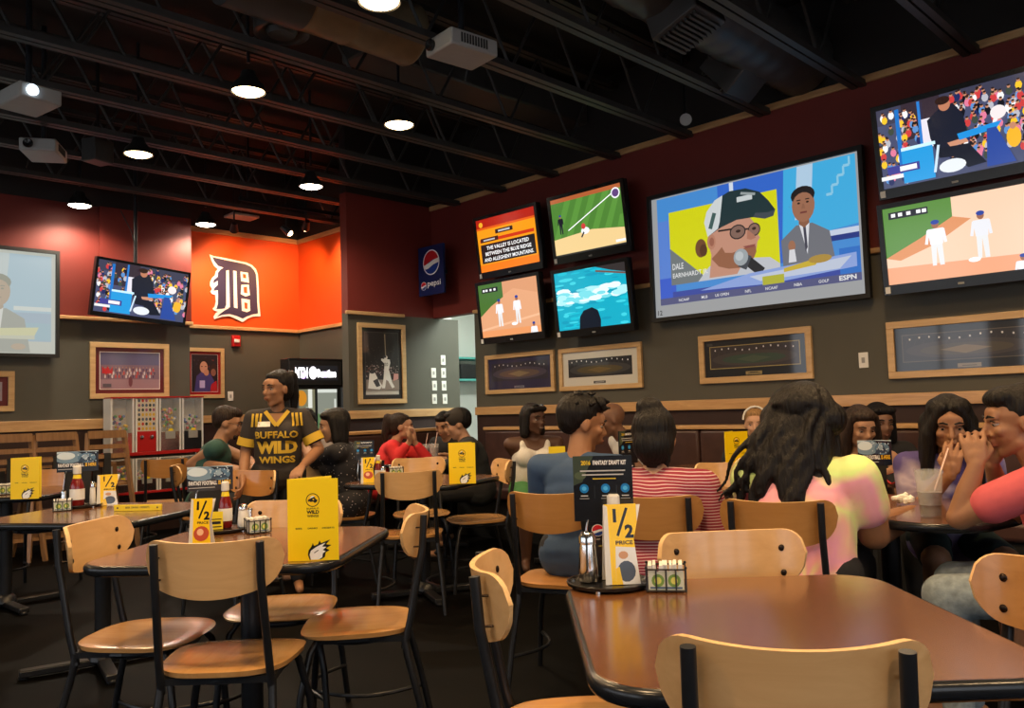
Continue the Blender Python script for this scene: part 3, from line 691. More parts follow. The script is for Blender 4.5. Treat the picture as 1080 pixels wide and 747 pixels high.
tv(1010.5, 252.5, .20, 1.0, .64, 5, pic_infield_wide, 'wide television showing two baseball players, below the crowd television at right')

def big_screen(c, rotz, w, h, pic, label, b=.035):
    r = thing('projection_screen', c, rotz, label, 'projection screen')
    f = MB(); 
    f.box((-w/2, -.05, h/2-b), (w/2, 0, h/2)).box((-w/2, -.05, -h/2), (w/2, 0, -h/2+b)).box((-w/2, -.05, -h/2+b), (-w/2+b, 0, h/2-b)).box((w/2-b, -.05, -h/2+b), (w/2, 0, h/2-b))
    f.build('frame', M['matte_black'], r, smooth=0)
    MB().box((-w/2+.01, -.02, -h/2+.01), (w/2-.01, 0, h/2-.01)).build('backing', M['matte_black'], r, smooth=0)
    pic(w-2*b, h-2*b).build('projected_image', M['screen_dim'], r, loc=(-w/2+b, -.022, -h/2+b))
    return r
c = (at_x(686, 209, XW-.06) + at_x(918, 312, XW-.06) + at_x(912, 155, XW-.06) + at_x(691, 341, XW-.06))/4
big_screen(c, -pi/2, 1.93, 1.135, pic_studio, 'big projection screen showing a studio host beside a man in a cap')
p1 = at_y(61, 267, YA-.05); p2 = at_y(62, 377, YA-.05)
big_screen(((p1.x-.97), YA-.075, (p1.z+p2.z)/2), 0, 1.94, 1.09, pic_studio_left, 'projection screen at the left edge showing a man in a pale suit')
# television hung on a pole at the left
c = at_y(149.5, 309, 8.9)
r = thing('television', (c.x, c.y, c.z-.3), radians(3), 'television hung on a black pole before the back left wall, showing a crowd', 'television')
w, h = 1.0, .60; mt = Matrix.Translation((0, 0, h/2)) @ Matrix.Rotation(radians(6), 4, 'X') @ Matrix.Rotation(radians(4.2), 4, 'Y')
def ob(mb, name, m, **k): mb.v = [tuple(mt @ V(p)) for p in mb.v]; return mb.build(name, m, r, **k)
b = .025
ob(MB().box((-w/2, -.012, -h/2), (w/2, .045, h/2)), 'case', M['black'], bevel=.006)
ob(MB().box((-w/2, -.024, h/2-b), (w/2, -.0125, h/2)).box((-w/2, -.024, -h/2), (w/2, -.0125, -h/2+.045)).box((-w/2, -.024, -h/2+.045), (-w/2+b, -.0125, h/2-b)).box((w/2-b, -.024, -h/2+.045), (w/2, -.0125, h/2-b)), 'bezel', M['black'], smooth=0)
s = pic_umpire(w-2*b, h-b-.045).build('screen', M['screen'], r); s.matrix_local = mt @ Matrix.Translation((-w/2+b, -.014, -h/2+.045))
MB().tube([(-.03, .08, .25), (-.03, .08, ZC-c.z+.3)], .02, 10).build('pole', M['steel'], r)
MB().box((-.12, .03, .2), (.06, .1, .4)).build('bracket', M['steel'], r)
MB().tube([(-.03, .06, .75), (-.1, .02, .95), (-.22, 0, 1.15)], .006, 6).build('cable', M['matte_black'], r)

# ------------------------------------------------------------------ framed pictures
def frame(p, rotz, w, h, fw, art, label, matcol, matw, group, fm='frame_wood', name='framed_picture'):
    r = thing(name, p, rotz, label, 'framed picture', group)
    f = MB()
    f.box((-w/2, -.03, h-fw), (w/2, 0, h)).box((-w/2, -.03, 0), (w/2, 0, fw)).box((-w/2, -.03, fw), (-w/2+fw, 0, h-fw)).box((w/2-fw, -.03, fw), (w/2, 0, h-fw))
    f.build('frame', M[fm], r, bevel=.003)
    iw, ih = w-2*fw, h-2*fw
    a = Pic(iw, ih, matcol)
    mx, my = matw/iw, matw/ih
    art(a, mx, my, 1-mx, 1-my)
    a.build('picture', M['art'], r, loc=(-iw/2, -.012, fw))
    return r
def art_arena(pal):
    def f(a, x0, y0, x1, y1):
        W, H_ = x1-x0, y1-y0; R_ = lambda u, v: (x0+u*W, y0+v*H_)
        a.rect(x0, y0, x1, y1, pal[0]); a.ell(x0+W*.5, y0+H_*.40, W*.48, H_*.34, pal[1], 24); a.ell(x0+W*.5, y0+H_*.38, W*.36, H_*.22, pal[2], 24); a.poly([R_(.3,.38),R_(.5,.52),R_(.7,.38),R_(.5,.2)], pal[3])
        for k in range(12): a.ell(*R_(.06+.08*k, .84+.06*sin(k)), .007, .025, C(225,225,230), 8)
        for k in range(14): a.line(*R_(.02+.07*k, .55), *R_(.04+.07*k, .78), .012, pal[1])
    return f
def fr_right(px0, py0, w, h, fw, art, label, mc, mw):
    p = at_x(px0, py0, XW)
    return frame((XW, p.y-w/2, p.z), -pi/2, w, h, fw, art, label, mc, mw, 'arena pictures on the right wall')
def w1(a, x0, y0, x1, y1):
    art_arena((C(42,38,52), C(70,62,80), C(96,78,70), C(130,112,84)))(a, x0, y0+.12, x1, y1); a.rect(.42, .03, .58, .10, C(120,120,140)); a.rect(.44, .055, .56, .07, C(40,40,60))
def w2(a, x0, y0, x1, y1):
    art_arena((C(28,28,34), C(60,58,60), C(84,74,44), C(110,92,52)))(a, x0, y0+.04, x1, y1); a.rect(.42, .05, .58, .12, C(60,60,60)); a.rect(.44, .075, .56, .095, C(180,180,180))
def w3(a, x0, y0, x1, y1):
    a.rect(x0, y0+.06, x1, y1, C(165,150,90)); art_arena((C(52,44,46), C(66,58,56), C(52,72,58), C(70,84,66)))(a, x0+.008, y0+.08, x1-.008, y1-.02); a.rect(.42, .03, .58, .12, C(150,135,90)); a.rect(.44, .06, .56, .075, C(50,46,40)); a.rect(.46, .085, .54, .1, C(50,46,40)); a.rect(.03, .86, .09, .93, C(60,60,60))
def w4(a, x0, y0, x1, y1):
    a.rect(x0, y0+.04, x1, y1, C(90,80,66)); art_arena((C(40,36,38), C(60,52,50), C(74,66,50), C(120,104,72)))(a, x0+.006, y0+.06, x1-.006, y1-.02); a.rect(.44, .03, .6, .12, C(130,120,100)); a.rect(.47, .06, .57, .075, C(50,46,40))
fr_right(514, 416.3, 1.01, .42, .045, w1, 'framed dark arena picture, leftmost on the right wall', C(40,36,70), .05)
fr_right(592, 413, 1.01, .42, .045, w2, 'framed arena picture with a wide white mat', C(208,206,196), .07)
fr_right(740, 405.3, 1.01, .41, .05, w3, 'framed dark panorama below the big projection screen', C(14,14,16), .05)
fr_right(939, 400, 1.03, .41, .05, w4, 'framed ballpark panorama at the right edge, below the wide television', C(16,15,15), .05)
def team(a, x0, y0, x1, y1):
    W, H_ = x1-x0, y1-y0
    a.rect(x0-.01, y0-.015, x1+.01, y1+.015, C(225,215,210)); a.rect(x0, y0, x1, y1, C(120,96,112)); a.rect(x0, y0+H_*.66, x1, y1, C(94,88,120)); a.rect(x0, y0, x1, y0+H_*.26, C(150,120,130))
    for row in range(3):
        for k in range(15):
            x = x0+W*(.08+.058*k+.02*(row % 2)); y = y0+H_*(.34+.09*row); a.ell(x, y, .012, .045, rnd.choice([C(185,60,60), C(205,195,200), C(90,60,90)]), 8); a.ell(x, y+.05, .008, .018, C(170,125,105), 7)
    a.ell(x0+W*.5, y0+H_*.2, .03, .12, C(110,60,70), 10); a.poly([(x0+W*.03,y0+H_*.42),(x0+W*.2,y0+H_*.42),(x0+W*.2,y0+H_*.62),(x0+W*.16,y0+H_*.5),(x0+W*.12,y0+H_*.62),(x0+W*.08,y0+H_*.5),(x0+W*.03,y0+H_*.62)], C(190,30,40)); a.rect(x0+W*.04, y0+H_*.05, x0+W*.18, y0+H_*.14, C(90,80,90))
def portrait(a, x0, y0, x1, y1):
    W, H_ = x1-x0, y1-y0
    a.rect(x0-.01, y0-.01, x1+.01, y1+.01, C(225,215,210)); a.rect(x0, y0, x1, y1, C(40,28,34))
    for k in range(20): a.ell(x0+W*rnd.random(), y0+H_*(.6+.35*rnd.random()), .02, .02, rnd.choice([C(90,60,60), C(120,40,40), C(60,50,70)]), 7)
    a.ell(x0+W*.85, y0+H_*.6, W*.14, H_*.16, C(60,35,30)); a.ell(x0+W*.83, y0+H_*.52, W*.10, H_*.10, C(140,90,75))
    a.poly([(x0+W*.1,y0),(x0+W*.18,y0+H_*.42),(x0+W*.4,y0+H_*.55),(x0+W*.7,y0+H_*.5),(x0+W*.85,y0+H_*.3),(x0+W*.8,y0)], C(72,60,120)); a.rect(x0+W*.3, y0+H_*.1, x0+W*.5, y0+H_*.3, C(190,170,220))
    a.ell(x0+W*.45, y0+H_*.72, W*.19, H_*.19, C(45,28,24)); a.ell(x0+W*.46, y0+H_*.66, W*.15, H_*.16, C(200,140,115)); a.ell(x0+W*.56, y0+H_*.52, W*.10, H_*.09, C(190,130,105)); a.rect(x0+W*.35, y0+H_*.67, x0+W*.42, y0+H_*.69, C(40,20,20)); a.rect(x0+W*.50, y0+H_*.67, x0+W*.57, y0+H_*.69, C(40,20,20))
    a.poly([(x0+W*.7,y0),(x0+W*.75,y0+H_*.2),(x0+W*.95,y0+H_*.3),(x1,y0)], C(180,30,40))
def slugger(a, x0, y0, x1, y1):
    W, H_ = x1-x0, y1-y0
    R_ = lambda u, v: (x0+u*W, y0+v*H_)
    a.rect(x0-.015, y0-.01, x1+.015, y1+.01, C(70,66,64)); a.rect(x0, y0, x1, y1, C(36,34,34)); a.rect(x0, y0, x1, y0+H_*.07, C(190,186,178))
    for k in range(150): a.ell(*R_(rnd.random()*.98+.01, .28+.2*rnd.random()), .012, .007, rnd.choice([C(150,130,125), C(90,70,70), C(190,180,178), C(110,60,60)]), 6)
    for k in range(25): a.ell(*R_(rnd.random(), .5+.3*rnd.random()), .005, .003, C(150,140,130), 5)
    a.rect(x0, y0+H_*.07, x1, y0+H_*.24, C(140,128,120)); wt = C(225,224,220); gy = C(120,118,118)
    a.line(*R_(.60, .62), *R_(.58, .98), .016, C(150,140,120)); a.ell(*R_(.60, .60), .045, .03, wt)
    a.poly([R_(.46,.58),R_(.72,.57),R_(.74,.52),R_(.68,.38),R_(.54,.38),R_(.56,.50),R_(.46,.55)], wt); a.poly([R_(.54,.39),R_(.70,.39),R_(.78,.20),R_(.86,.12),R_(.78,.10),R_(.66,.22),R_(.60,.24),R_(.56,.10),R_(.46,.10),R_(.52,.26)], wt); a.text('20', x0+.61*W, y0+.46*H_, .05, gy, bold=.02); a.ell(*R_(.57, .615), .04, .02, C(60,60,65))
    a.poly([R_(.05,.10),R_(.10,.34),R_(.24,.38),R_(.36,.24),R_(.48,.14),R_(.40,.08)], wt); a.ell(*R_(.18, .37), .07, .03, C(50,50,52)); a.poly([R_(.2,.22),R_(.34,.26),R_(.42,.14),R_(.3,.12)], C(60,58,60)); a.poly([R_(.82,.22),R_(.98,.25),R_(.98,.34),R_(.84,.34)], C(205,150,145))
def corner_art(a, x0, y0, x1, y1): a.rect(x0, y0, x1, y1, C(150,140,150)); a.ell(.5, .5, .2, .25, C(90,80,110))
p = at_y(94, 421, YA)
frame((p.x+.415, YA, p.z), 0, .83, .60, .055, team, 'framed team photograph with maroon mat on the back left wall', C(92,14,20), .05, None)
p = at_y(14.5, 434, YA)
frame((p.x-.42, YA, p.z), 0, .84, .395, .055, corner_art, 'framed picture cut by the left edge, maroon mat', C(92,14,20), .05, None)
p = at_y(236, 420, YD)
frame((p.x-.24, YD, p.z), 0, .48, .60, .045, portrait, 'framed portrait with bright red mat beside the fire alarm', C(150,14,18), .035, None)
p = at_y(377.5, 426.5, YP)
frame((p.x+.32, YP, p.z), 0, .64, .88, .05, slugger, 'tall framed picture of a batter in white on the pillar wall', C(16,15,15), .05, None)

# cola sign on a bracket
c = at_x(454.5, 286, 5.97)
r = thing('cola_sign', (c.x, c.y, c.z-.27), -pi/2, 'blue soft drink sign with a round red white and blue mark', 'sign')
w, h = .44, .56
MB().box((-w/2, 0, 0), (w/2, .03, h)).build('panel', mat('sign_blue', (.008, .03, .12), .35), r, bevel=.004)
MB().box((-.02, .03, h/2-.02), (.02, XW-c.x, h/2+.02)).build('bracket', M['steel'], r)
def cola_mark(p, cx, cy, rr, ar):
    rx = rr; ry = rr*ar
    p.ell(cx, cy, rx*1.1, ry*1.1, WHT, 28); p.ell(cx, cy, rx, ry, C(20,60,150), 28)
    top = [(cx+rx*cos(radians(a)), cy+ry*sin(radians(a))) for a in range(15, 196, 12)]
    p.poly(top + [(cx-rx*.35, cy+ry*.02), (cx+rx*.2, cy+ry*.22)], C(215,30,40))
    p.poly([(cx-rx*.98, cy-ry*.2), (cx-rx*.3, cy-ry*.02), (cx+rx*.3, cy+ry*.18), (cx+rx*.97, cy+ry*.28), (cx+rx*.98, cy-ry*.1), (cx+rx*.3, cy-ry*.22), (cx-rx*.4, cy-ry*.5), (cx-rx*.8, cy-ry*.55)], WHT)
pc = Pic(w, h, C(14,34,92)); cola_mark(pc, .52, .66, .30, w/h); cola_mark(pc, .20, .20, .10, w/h)
pc.text('pepsi', .62, .14, .15, WHT, width=.52)
pc.build('sign_face', M['lit_print'] if False else M['print'], r, loc=(-w/2, -.002, 0))
# ------------------------------------------------------------------ cafe chairs
def chair_back_mesh():
    # curved plywood shell, rounded ends; u across, v up; concave towards +Y (the sitter)
    nu, nv = 28, 8; W, R0 = .226, .29; vs = []; fs = []
    def edge(t):  # t -1..1 -> bottom, top
        a = abs(t); top = .078 + .012*a*a; bot = -.090 + .052*a*a
        if a > .72:
            s = (a-.72)/.28; k = sqrt(max(0, 1-s*s)); mid = .024
            top = mid + (top-mid)*k; bot = mid + (bot-mid)*k
        return bot, top
    for side in (0, 1):
        for i in range(nu+1):
            t = -1+2*i/nu; t = sin(t*pi/2)*.35 + t*.65 if abs(t) < 1 else t
            b0, b1 = edge(t); u = t*W; ang = u/R0
            for j in range(nv+1):
                v = b0+(b1-b0)*j/nv; rr = R0 + (.0065 if side else -.0065)
                x = rr*sin(ang); y = (R0 - rr*cos(ang)) ; y = y + .10*v*-1*0
                vs.append((x, y - .14*v, v))
    n1 = (nu+1)*(nv+1)
    for i in range(nu):
        for j in range(nv):
            a = i*(nv+1)+j; b = (i+1)*(nv+1)+j
            fs.append((a, b, b+1, a+1)); fs.append((n1+a, n1+a+1, n1+b+1, n1+b))
    eg = []
    for i in range(nu):
        a = i*(nv+1); b = (i+1)*(nv+1); eg.append((a, n1+a, n1+b, b))
        a += nv; b += nv; eg.append((a, b, n1+b, n1+a))
    return vs, fs, eg
def seat_mesh():
    # plywood seat: wide rounded front, narrower back, dished
    n = 40; out = []
    for k in range(n):
        a = 2*pi*k/n; c, s = cos(a), sin(a); e = .62
        x = .205*(abs(c)**e)*(1 if c > 0 else -1); y = .20*(abs(s)**e)*(1 if s > 0 else -1)
        x *= 1.0 + .07*(y/.2); out.append((x, y))
    vs = []; fs = []; rings = [1, .93, .7, .4, .15]
    for r in rings:
        for x, y in out:
            px, py = x*r, y*r; z = .47 - .010*(1-r**2) - (.012*max(0, py/.2)**3 if r > .5 else 0)
            vs.append((px, py, z if r < 1 else z-.004))
    o = len(vs)
    for x, y in out: vs.append((x*.98, y*.98, .45))
    for q in range(len(rings)-1):
        for k in range(n): fs.append((q*n+k, q*n+(k+1)%n, (q+1)*n+(k+1)%n, (q+1)*n+k))
    q = (len(rings)-1)*n; fs.append(tuple(q+k for k in range(n)))
    fs += [(o+k, o+(k+1)%n, (k+1)%n, k) for k in range(n)]; fs.append(tuple(o+k for k in range(n))[::-1])
    return vs, fs
def make_chair(name='cafe_chair'):
    r = thing(name, (0, 0, 0))
    vs, fs = seat_mesh(); MB().add(vs, fs).build('seat', M['seat_ply'], r, smooth=50)
    vs, fs, eg = chair_back_mesh(); vs = [(x, y-.245, z+.775) for x, y, z in vs]
    mb = MB(); mb.add(vs, fs, 0); mb.f += eg; mb.m += [1]*len(eg)
    mb.build('backrest', [M['ply'], M['edge_ply']], r, smooth=50)
    for sx in (-1, 1):
        yb = -.245 + .0  # posts run up behind the backrest
        cy = (.155**2)/(2*.29)
        p = MB().tube([(sx*.165, -.165, .40), (sx*.162, -.19, .50), (sx*.157, -.235+cy-.016-.010, .66), (sx*.155, -.245+cy-.022-.010, .74), (sx*.155, -.245+cy-.040, .852)], .0125, 12)
        p.build('back_post', M['steel'], r)
        for dz in (-.032, .034):
            b = MB(); yy = -.245+cy-.14*dz
            b.ell((sx*.148, yy+.008, .775+dz), (.0095, .005, .0095), 10); b.tube([(sx*.148, yy+.008, .775+dz), (sx*.154, yy-.034, .775+dz)], .003, 6); b.ell((sx*.155, yy-.036, .775+dz), (.006, .006, .006), 8)
            b.build('bolt', M['bolt'], r)
        # legs: front legs bow outwards, rear legs kick back
        MB().tube([(sx*.14, .13, .44), (sx*.165, .155, .40), (sx*.195, .185, .26), (sx*.215, .205, .0)], .0125, 10).build('leg', M['steel'], r)
        MB().tube([(sx*.165, -.165, .44), (sx*.168, -.175, .38), (sx*.185, -.215, .22), (sx*.20, -.26, .0)], .0125, 10).build('leg', M['steel'], r)
    ring = [(.165*cos(2*pi*k/28), .165*sin(2*pi*k/28), .432) for k in range(29)]
    f = MB().tube(ring, .012, 8, cap=False); f.bar((-.165, -.165, .435), (.165, -.165, .435), .02, .02); f.bar((-.15, .13, .437), (.15, .13, .437), .02, .02); f.bar((-.165, -.165, .436), (-.15, .13, .436), .02, .02); f.bar((.165, -.165, .436), (.15, .13, .436), .02, .02)
    f.build('seat_frame', M['steel'], r)
    for s in (-1, 1):
        st = []
        for k in range(9):
            t = k/8; x = s*(.198 - .10*sin(pi*t)); y = .195 - .42*t; st.append((x, y, .16))
        MB().tube(st, .008, 8).build('stretcher', M['steel'], r)
    return r
CH0 = make_chair(); CH0_used = [False]
def chair(bx, by, th, label, group, swap=None):
    """bx,by: centre of the backrest on the plan; th: facing angle in degrees from +X"""
    a = radians(th); x = bx + .245*cos(a); y = by + .245*sin(a)
    c = CH0 if not CH0_used[0] else copy_tree(CH0); CH0_used[0] = True
    c.location = (x, y, 0); c.rotation_euler.z = a - pi/2
    tag(c, label, 'chair', group)
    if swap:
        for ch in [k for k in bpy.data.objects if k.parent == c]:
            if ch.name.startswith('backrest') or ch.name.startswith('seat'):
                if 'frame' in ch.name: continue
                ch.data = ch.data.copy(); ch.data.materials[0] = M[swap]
    return c
def cback(px, py, z=.775): p = at_z(px, py, z); return p.x, p.y
def ch(px, py, th, label, group, swap=None, z=.775): x, y = cback(px, py, z); return chair(x, y, th, label, group, swap)
def chd(px, d, th, label, group, swap=None): p = at_d(px, 450, d); return chair(p.x, p.y, th, label, group, swap)
GN = 'chairs around the near brown table'; GM = 'chairs around the table with the upright yellow menu'; GD = 'chairs behind seated diners'; GB = 'chairs in the back of the room'
chair(1.17, .60, 34, 'pale plywood chair back at the bottom edge, tucked under the near table from the front', GN)
chair(2.09, 1.27, 228, 'pale plywood chair beyond the near table, its front facing the viewer beside the packet basket', GN)
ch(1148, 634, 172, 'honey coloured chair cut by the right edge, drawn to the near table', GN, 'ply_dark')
ch(504, 629, -45, 'empty plywood chair seen edge-on left of the near table', GN)
ch(448, 560, 141, 'empty chair seen side-on right of the menu table', GM)
chair(1.095, 2.385, 46, 'empty chair in front of the menu table, its curved back turned to the viewer', GM)
ch(87, 575, -49, 'empty chair left of the menu table with its back slanting up', GM)
ch(314, 547, 226, 'empty chair beyond the menu table, partly hidden by the upright yellow menu', GM)
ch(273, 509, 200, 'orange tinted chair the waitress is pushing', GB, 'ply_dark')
ch(326, 500, 55, 'chair right behind the waitress, only its rounded rim showing', GB)
ch(431, 512, 52, 'empty chair before the middle table, its posts and curved back turned to the viewer', 'chairs around the middle table')
ch(441, 494, 235, 'empty chair beyond the middle table, facing the viewer', 'chairs around the middle table')
ch(537, 497, 150, 'empty chair right of the middle table seen from its side', 'chairs around the middle table')
ch(767, 502, 222, 'small looking chair facing the viewer beside the far upright yellow menu', GD)
ch(56, 506, 235, 'chair facing the viewer beside the menu on the far left table', GB, 'ply_dark')
ch(173, 494, 60, 'dark toned chair in front of the vending machines', GB, 'ply_dark')

# ------------------------------------------------------------------ tables
def rrect(w, h, r, n=6):
    pts = []
    for cx, cy, a0 in ((w/2-r, h/2-r, 0), (-w/2+r, h/2-r, 90), (-w/2+r, -h/2+r, 180), (w/2-r, -h/2+r, 270)):
        for k in range(n+1): a = radians(a0+90*k/n); pts.append((cx+r*cos(a), cy+r*sin(a)))
    return pts
def table(x, y, w, h, rot, label, r=.12, base=True):
    t = thing('dining_table', (x, y, 0), radians(rot), label, 'table', 'square brown dining tables')
    MB().prism(rrect(w-.03, h-.03, r-.01, 8), .732, .760).build('tabletop', M['table'], t, smooth=0, bevel=.001)
    n = 8; outer = rrect(w, h, r, n); mb = MB(); prof = [(0, .759), (.008, .757), (.0125, .752), (.014, .744), (.012, .733), (.006, .726), (-.02, .724)]
    rings = []
    for d, z in prof: rings.append([(px, py, z) for px, py in rrect(w-.03+2*d+.0, h-.03+2*d, r-.01+d, n)])
    vs = [p for q in rings for p in q]; m = len(rings[0]); fs = []
    for i in range(len(rings)-1):
        for k in range(m): fs.append((i*m+k, (i+1)*m+k, (i+1)*m+(k+1)%m, i*m+(k+1)%m))
    mb.add(vs, fs); mb.build('table_edge', M['tedge'], t, smooth=60)
    MB().lathe([(.038, .06), (.038, .70), (.05, .71), (.05, .725)], n=24).build('pedestal', M['steel'], t)
    MB().box((-.2, -.2, .705), (.2, .2, .723)).build('top_bracket', M['steel'], t)
    b = MB()
    for a in range(4):
        mt = Matrix.Rotation(radians(45+90*a), 4, 'Z'); b.box((.02, -.03, .012), (.36, .03, .045), mt=mt); b.lathe([(.025, 0), (.025, .02)], mt @ V((.34, 0, 0)), 10)
    b.lathe([(.07, .03), (.06, .07), (.04, .09)], n=20); b.build('base', M['steel'], t, bevel=.006)
    return t
table(1.63, .90, .86, .81, 45, 'large near brown table in the foreground on the right', .12)
table(1.462, 2.824, .83, .86, 39, 'brown table holding the upright bright yellow menu')
table(1.513, 4.466, .84, .88, 33, 'brown table at the left with a yellow card lying flat on it')
table(1.55, 6.38, .84, .86, 48, 'brown table at the far left with a dull yellow menu')
table(3.52, 4.40, .80, .84, 20, 'brown table in the middle with the smaller upright yellow menu')
table(3.61, 1.40, .80, 1.05, -10, 'brown table between the tie-dye shirt and the girl drinking', .2)
table(3.55, 2.62, .78, .80, 20, 'brown table before the blue-shirted and striped-shirted diners', .12)
table(5.0, 3.15, .72, .72, 0, 'small brown table before the wall bench with an upright menu')
table(3.50, 6.30, .80, .80, 20, 'brown table where the diners sit behind the waitress')
table(4.72, 5.85, .75, .80, 0, 'brown table before the woman in red')
table(4.98, 4.30, .62, .60, 0, 'brown table between the woman in white tank top and the bald man')

# ------------------------------------------------------------------ benches
def bench(name, loc, rz, L, label, zc=1.03):
    r = thing(name, loc, rz, label, 'bench')
    MB().box((0, .0, .08), (L, .10, zc-.03)).build('back_panel', M['booth'], r, bevel=.01)
    n = max(1, round(L/1.25)); cu = MB(); se = MB()
    for k in range(n):
        a, b = L*k/n+.004, L*(k+1)/n-.004
        cu.box((a, -.09, .50), (b, .0, zc-.035)); se.box((a, -.52, .36), (b, -.0, .48))
    cu.build('back_cushion', M['booth'], r, bevel=.025, seg=3); se.build('seat_cushion', M['booth'], r, bevel=.03, seg=3)
    MB().box((0, -.48, 0), (L, 0, .36)).build('plinth', M['matte_black'], r)
    MB().box((-.01, -.10, zc-.032), (L+.01, .12, zc)).build('cap_rail', M['trim'], r, bevel=.006)
    return r
bench('wall_bench', (5.90, 6.25, 0), -pi/2, 7.6, 'long brown wall bench with wooden cap rail under the framed arena pictures')
bench('booth_bench', (4.55, 6.98, 0), 0, 1.5, 'brown booth bench behind the woman in red')

# ------------------------------------------------------------------ stacked wooden high chairs
def high_chair():
    r = thing('high_chair', (0, 0, 0))
    hw0, hw1 = .165, .25
    for sx in (-1, 1):
        for sy, top in ((-1, 1.10), (1, .80)):
            MB().bar((sx*hw0, sy*.12, top), (sx*hw1, sy*.26, .0), .032, .032).build('leg', M['highchair'], r)
    b = MB()
    for k, z in enumerate((.86, .95, 1.05)):
        b.box((-.17, -.16, z), (.17, -.135, z+(.07 if k == 2 else .035)))
    b.build('back_slats', M['highchair'], r)
    MB().box((-.20, -.15, .60), (.20, .17, .62)).build('seat', M['highchair'], r)
    s = MB(); s.bar((-.185, -.15, .80), (-.195, .17, .78), .03, .03).bar((.185, -.15, .80), (.195, .17, .78), .03, .03).box((-.195, .15, .765), (.195, .18, .80)); s.build('guard_rail', M['highchair'], r)
    for z in (.18, .36): MB().box((-.23+.05*z, -.235+.1*z, z), (.23-.05*z, -.215+.1*z, z+.03)).build('cross_bar', M['highchair'], r); MB().box((-.23+.05*z, .215-.1*z, z), (.23-.05*z, .235-.1*z, z+.03)).build('cross_bar', M['highchair'], r)
    MB().box((-.03, .14, .62), (.03, .17, .79)).build('crotch_strap', M['matte_black'], r); MB().box((-.03, -.165, .62), (.03, -.14, .90)).build('back_strap', M['matte_black'], r)
    return r
hc = high_chair()
HC = [(-8, 'leftmost'), (45, 'second from the left'), (92, 'right-hand')]
first = True
for i, (px, w) in enumerate([(6, 'at the left edge'), (54, 'between the two others'), (107, 'nearest the vending machines')]):
    for k in (0, 1):
        c = hc if first else copy_tree(hc); first = False
        p = at_y(px, 500, 8.72-.28*k); c.location = (p.x, p.y, 0)
        tag(c, 'wooden high chair %s, the %s of a nested pair' % (w, ('rear', 'front')[k]), 'high chair', 'wooden high chairs along the back wall')

# ------------------------------------------------------------------ vending machine rack
p0 = at_y(117, 421, 8.95); p1 = at_y(215, 421, 8.95)
RX = p0.x; RW = p1.x-p0.x
rk = thing('vending_rack', (RX, 8.95, 0), 0, 'red and chrome stand carrying two rows of small vending machines', 'vending rack')
MB().box((-.01, 0, .84), (RW+.02, .26, .875)).box((-.01, 0, .44), (RW+.02, .26, .465)).build('shelf', M['red_metal'], rk, bevel=.004)
MB().box((0, -.0, 1.44), (RW, .2, 1.455)).build('top_rail', M['red_metal'], rk)
for x in (.03, RW-.03):
    MB().tube([(x, .13, 0), (x, .13, .84)], .02, 10).build('leg', M['chrome'], rk); MB().box((x-.03, -.04, 0), (x+.03, .30, .03)).build('foot', M['steel'], rk)
bx = MB()
r4 = random.Random(5)
toy = [mat('toy_'+n, c, .35) for n, c in (('red', (.5, .03, .03)), ('green', (.06, .3, .05)), ('yellow', (.7, .45, .03)), ('pink', (.6, .25, .35)), ('white', (.6, .6, .6)), ('blue', (.08, .15, .45)))]
def vendor(i, x, z, w, h, kind, label):
    v = thing('vending_machine', (RX+x, 8.97, z), 0, label, 'vending machine', 'small vending machines')
    for sx in (.0, w-.018): MB().box((sx, -.01, 0), (sx+.018, .01, h)).build('chrome_edge', M['alu'], v)
    MB().box((.0, .012, 0), (w, .20, .012)).box((0, .19, .012), (w, .20, h-.012)).box((.0, .012, .012), (.01, .19, h-.012)).box((w-.01, .012, .012), (w, .19, h-.012)).box((0, .012, h-.012), (w, .2, h)).build('case', M['red_metal'] if kind == 'sticker' else M['white'], v)
    if kind == 'sticker':
        pc = Pic(w-.036, h*.62, C(205, 195, 175))
        for a in range(5):
            for b in range(7): pc.ell(.12+.19*a, .08+.14*b, .07, .05, r4.choice([C(190,60,50), C(90,100,120), C(60,70,60), C(210,170,60), C(150,90,120)]), 8)
        pc.build('display_card', M['gloss_print'], v, loc=(.018, 0, h*.38)); MB().box((.018, -.005, 0), (w-.018, .012, h*.38)).build('coin_panel', M['red_metal'], v, bevel=.005)
        for a in (.28, .72): MB().lathe([(.022, 0), (.02, .015), (0, .018)], n=14).build('coin_knob', M['chrome'], v).rotation_euler.x = pi/2; bpy.data.objects[-1 if False else 0]
        for k, a in zip([o for o in bpy.data.objects if o.parent == v and o.name.startswith('coin_knob')], (.28, .72)): k.location = (w*a, -.006, h*.27)
    else:
        MB().box((.018, -.004, h*.36), (w-.018, -.001, h-.005)).build('window', M['pane'], v)
        cap = MB()
        fill = .72 if kind == 'toys' else .5
        for k in range(46 if kind == 'toys' else 30):
            cap.ell((.03+(w-.06)*r4.random(), .02+.12*r4.random(), h*.40+(h*.6-.03)*fill*r4.random()), .017, 8, mi=r4.randrange(6))
        tag(cap.build('toy_capsules', toy, v), kind='stuff')
        MB().box((.018, -.006, 0), (w-.018, .012, h*.36)).build('coin_panel', M['chrome'] if kind != 'dark' else M['steel'], v, bevel=.004)
        MB().box((w*.28, -.02, h*.22), (w*.72, -.006, h*.36)).build('coin_slot', M['grey_plastic'], v, bevel=.004)
        MB().prism([(-.03, 0), (.03, 0), (.018, .025), (-.018, .025)], 0, .004).build('price_tag', M['yellow'], v, loc=(w*.5, -.022, h*.37)).rotation_euler.x = pi/2
    return v
uw = (RW-.04)/4
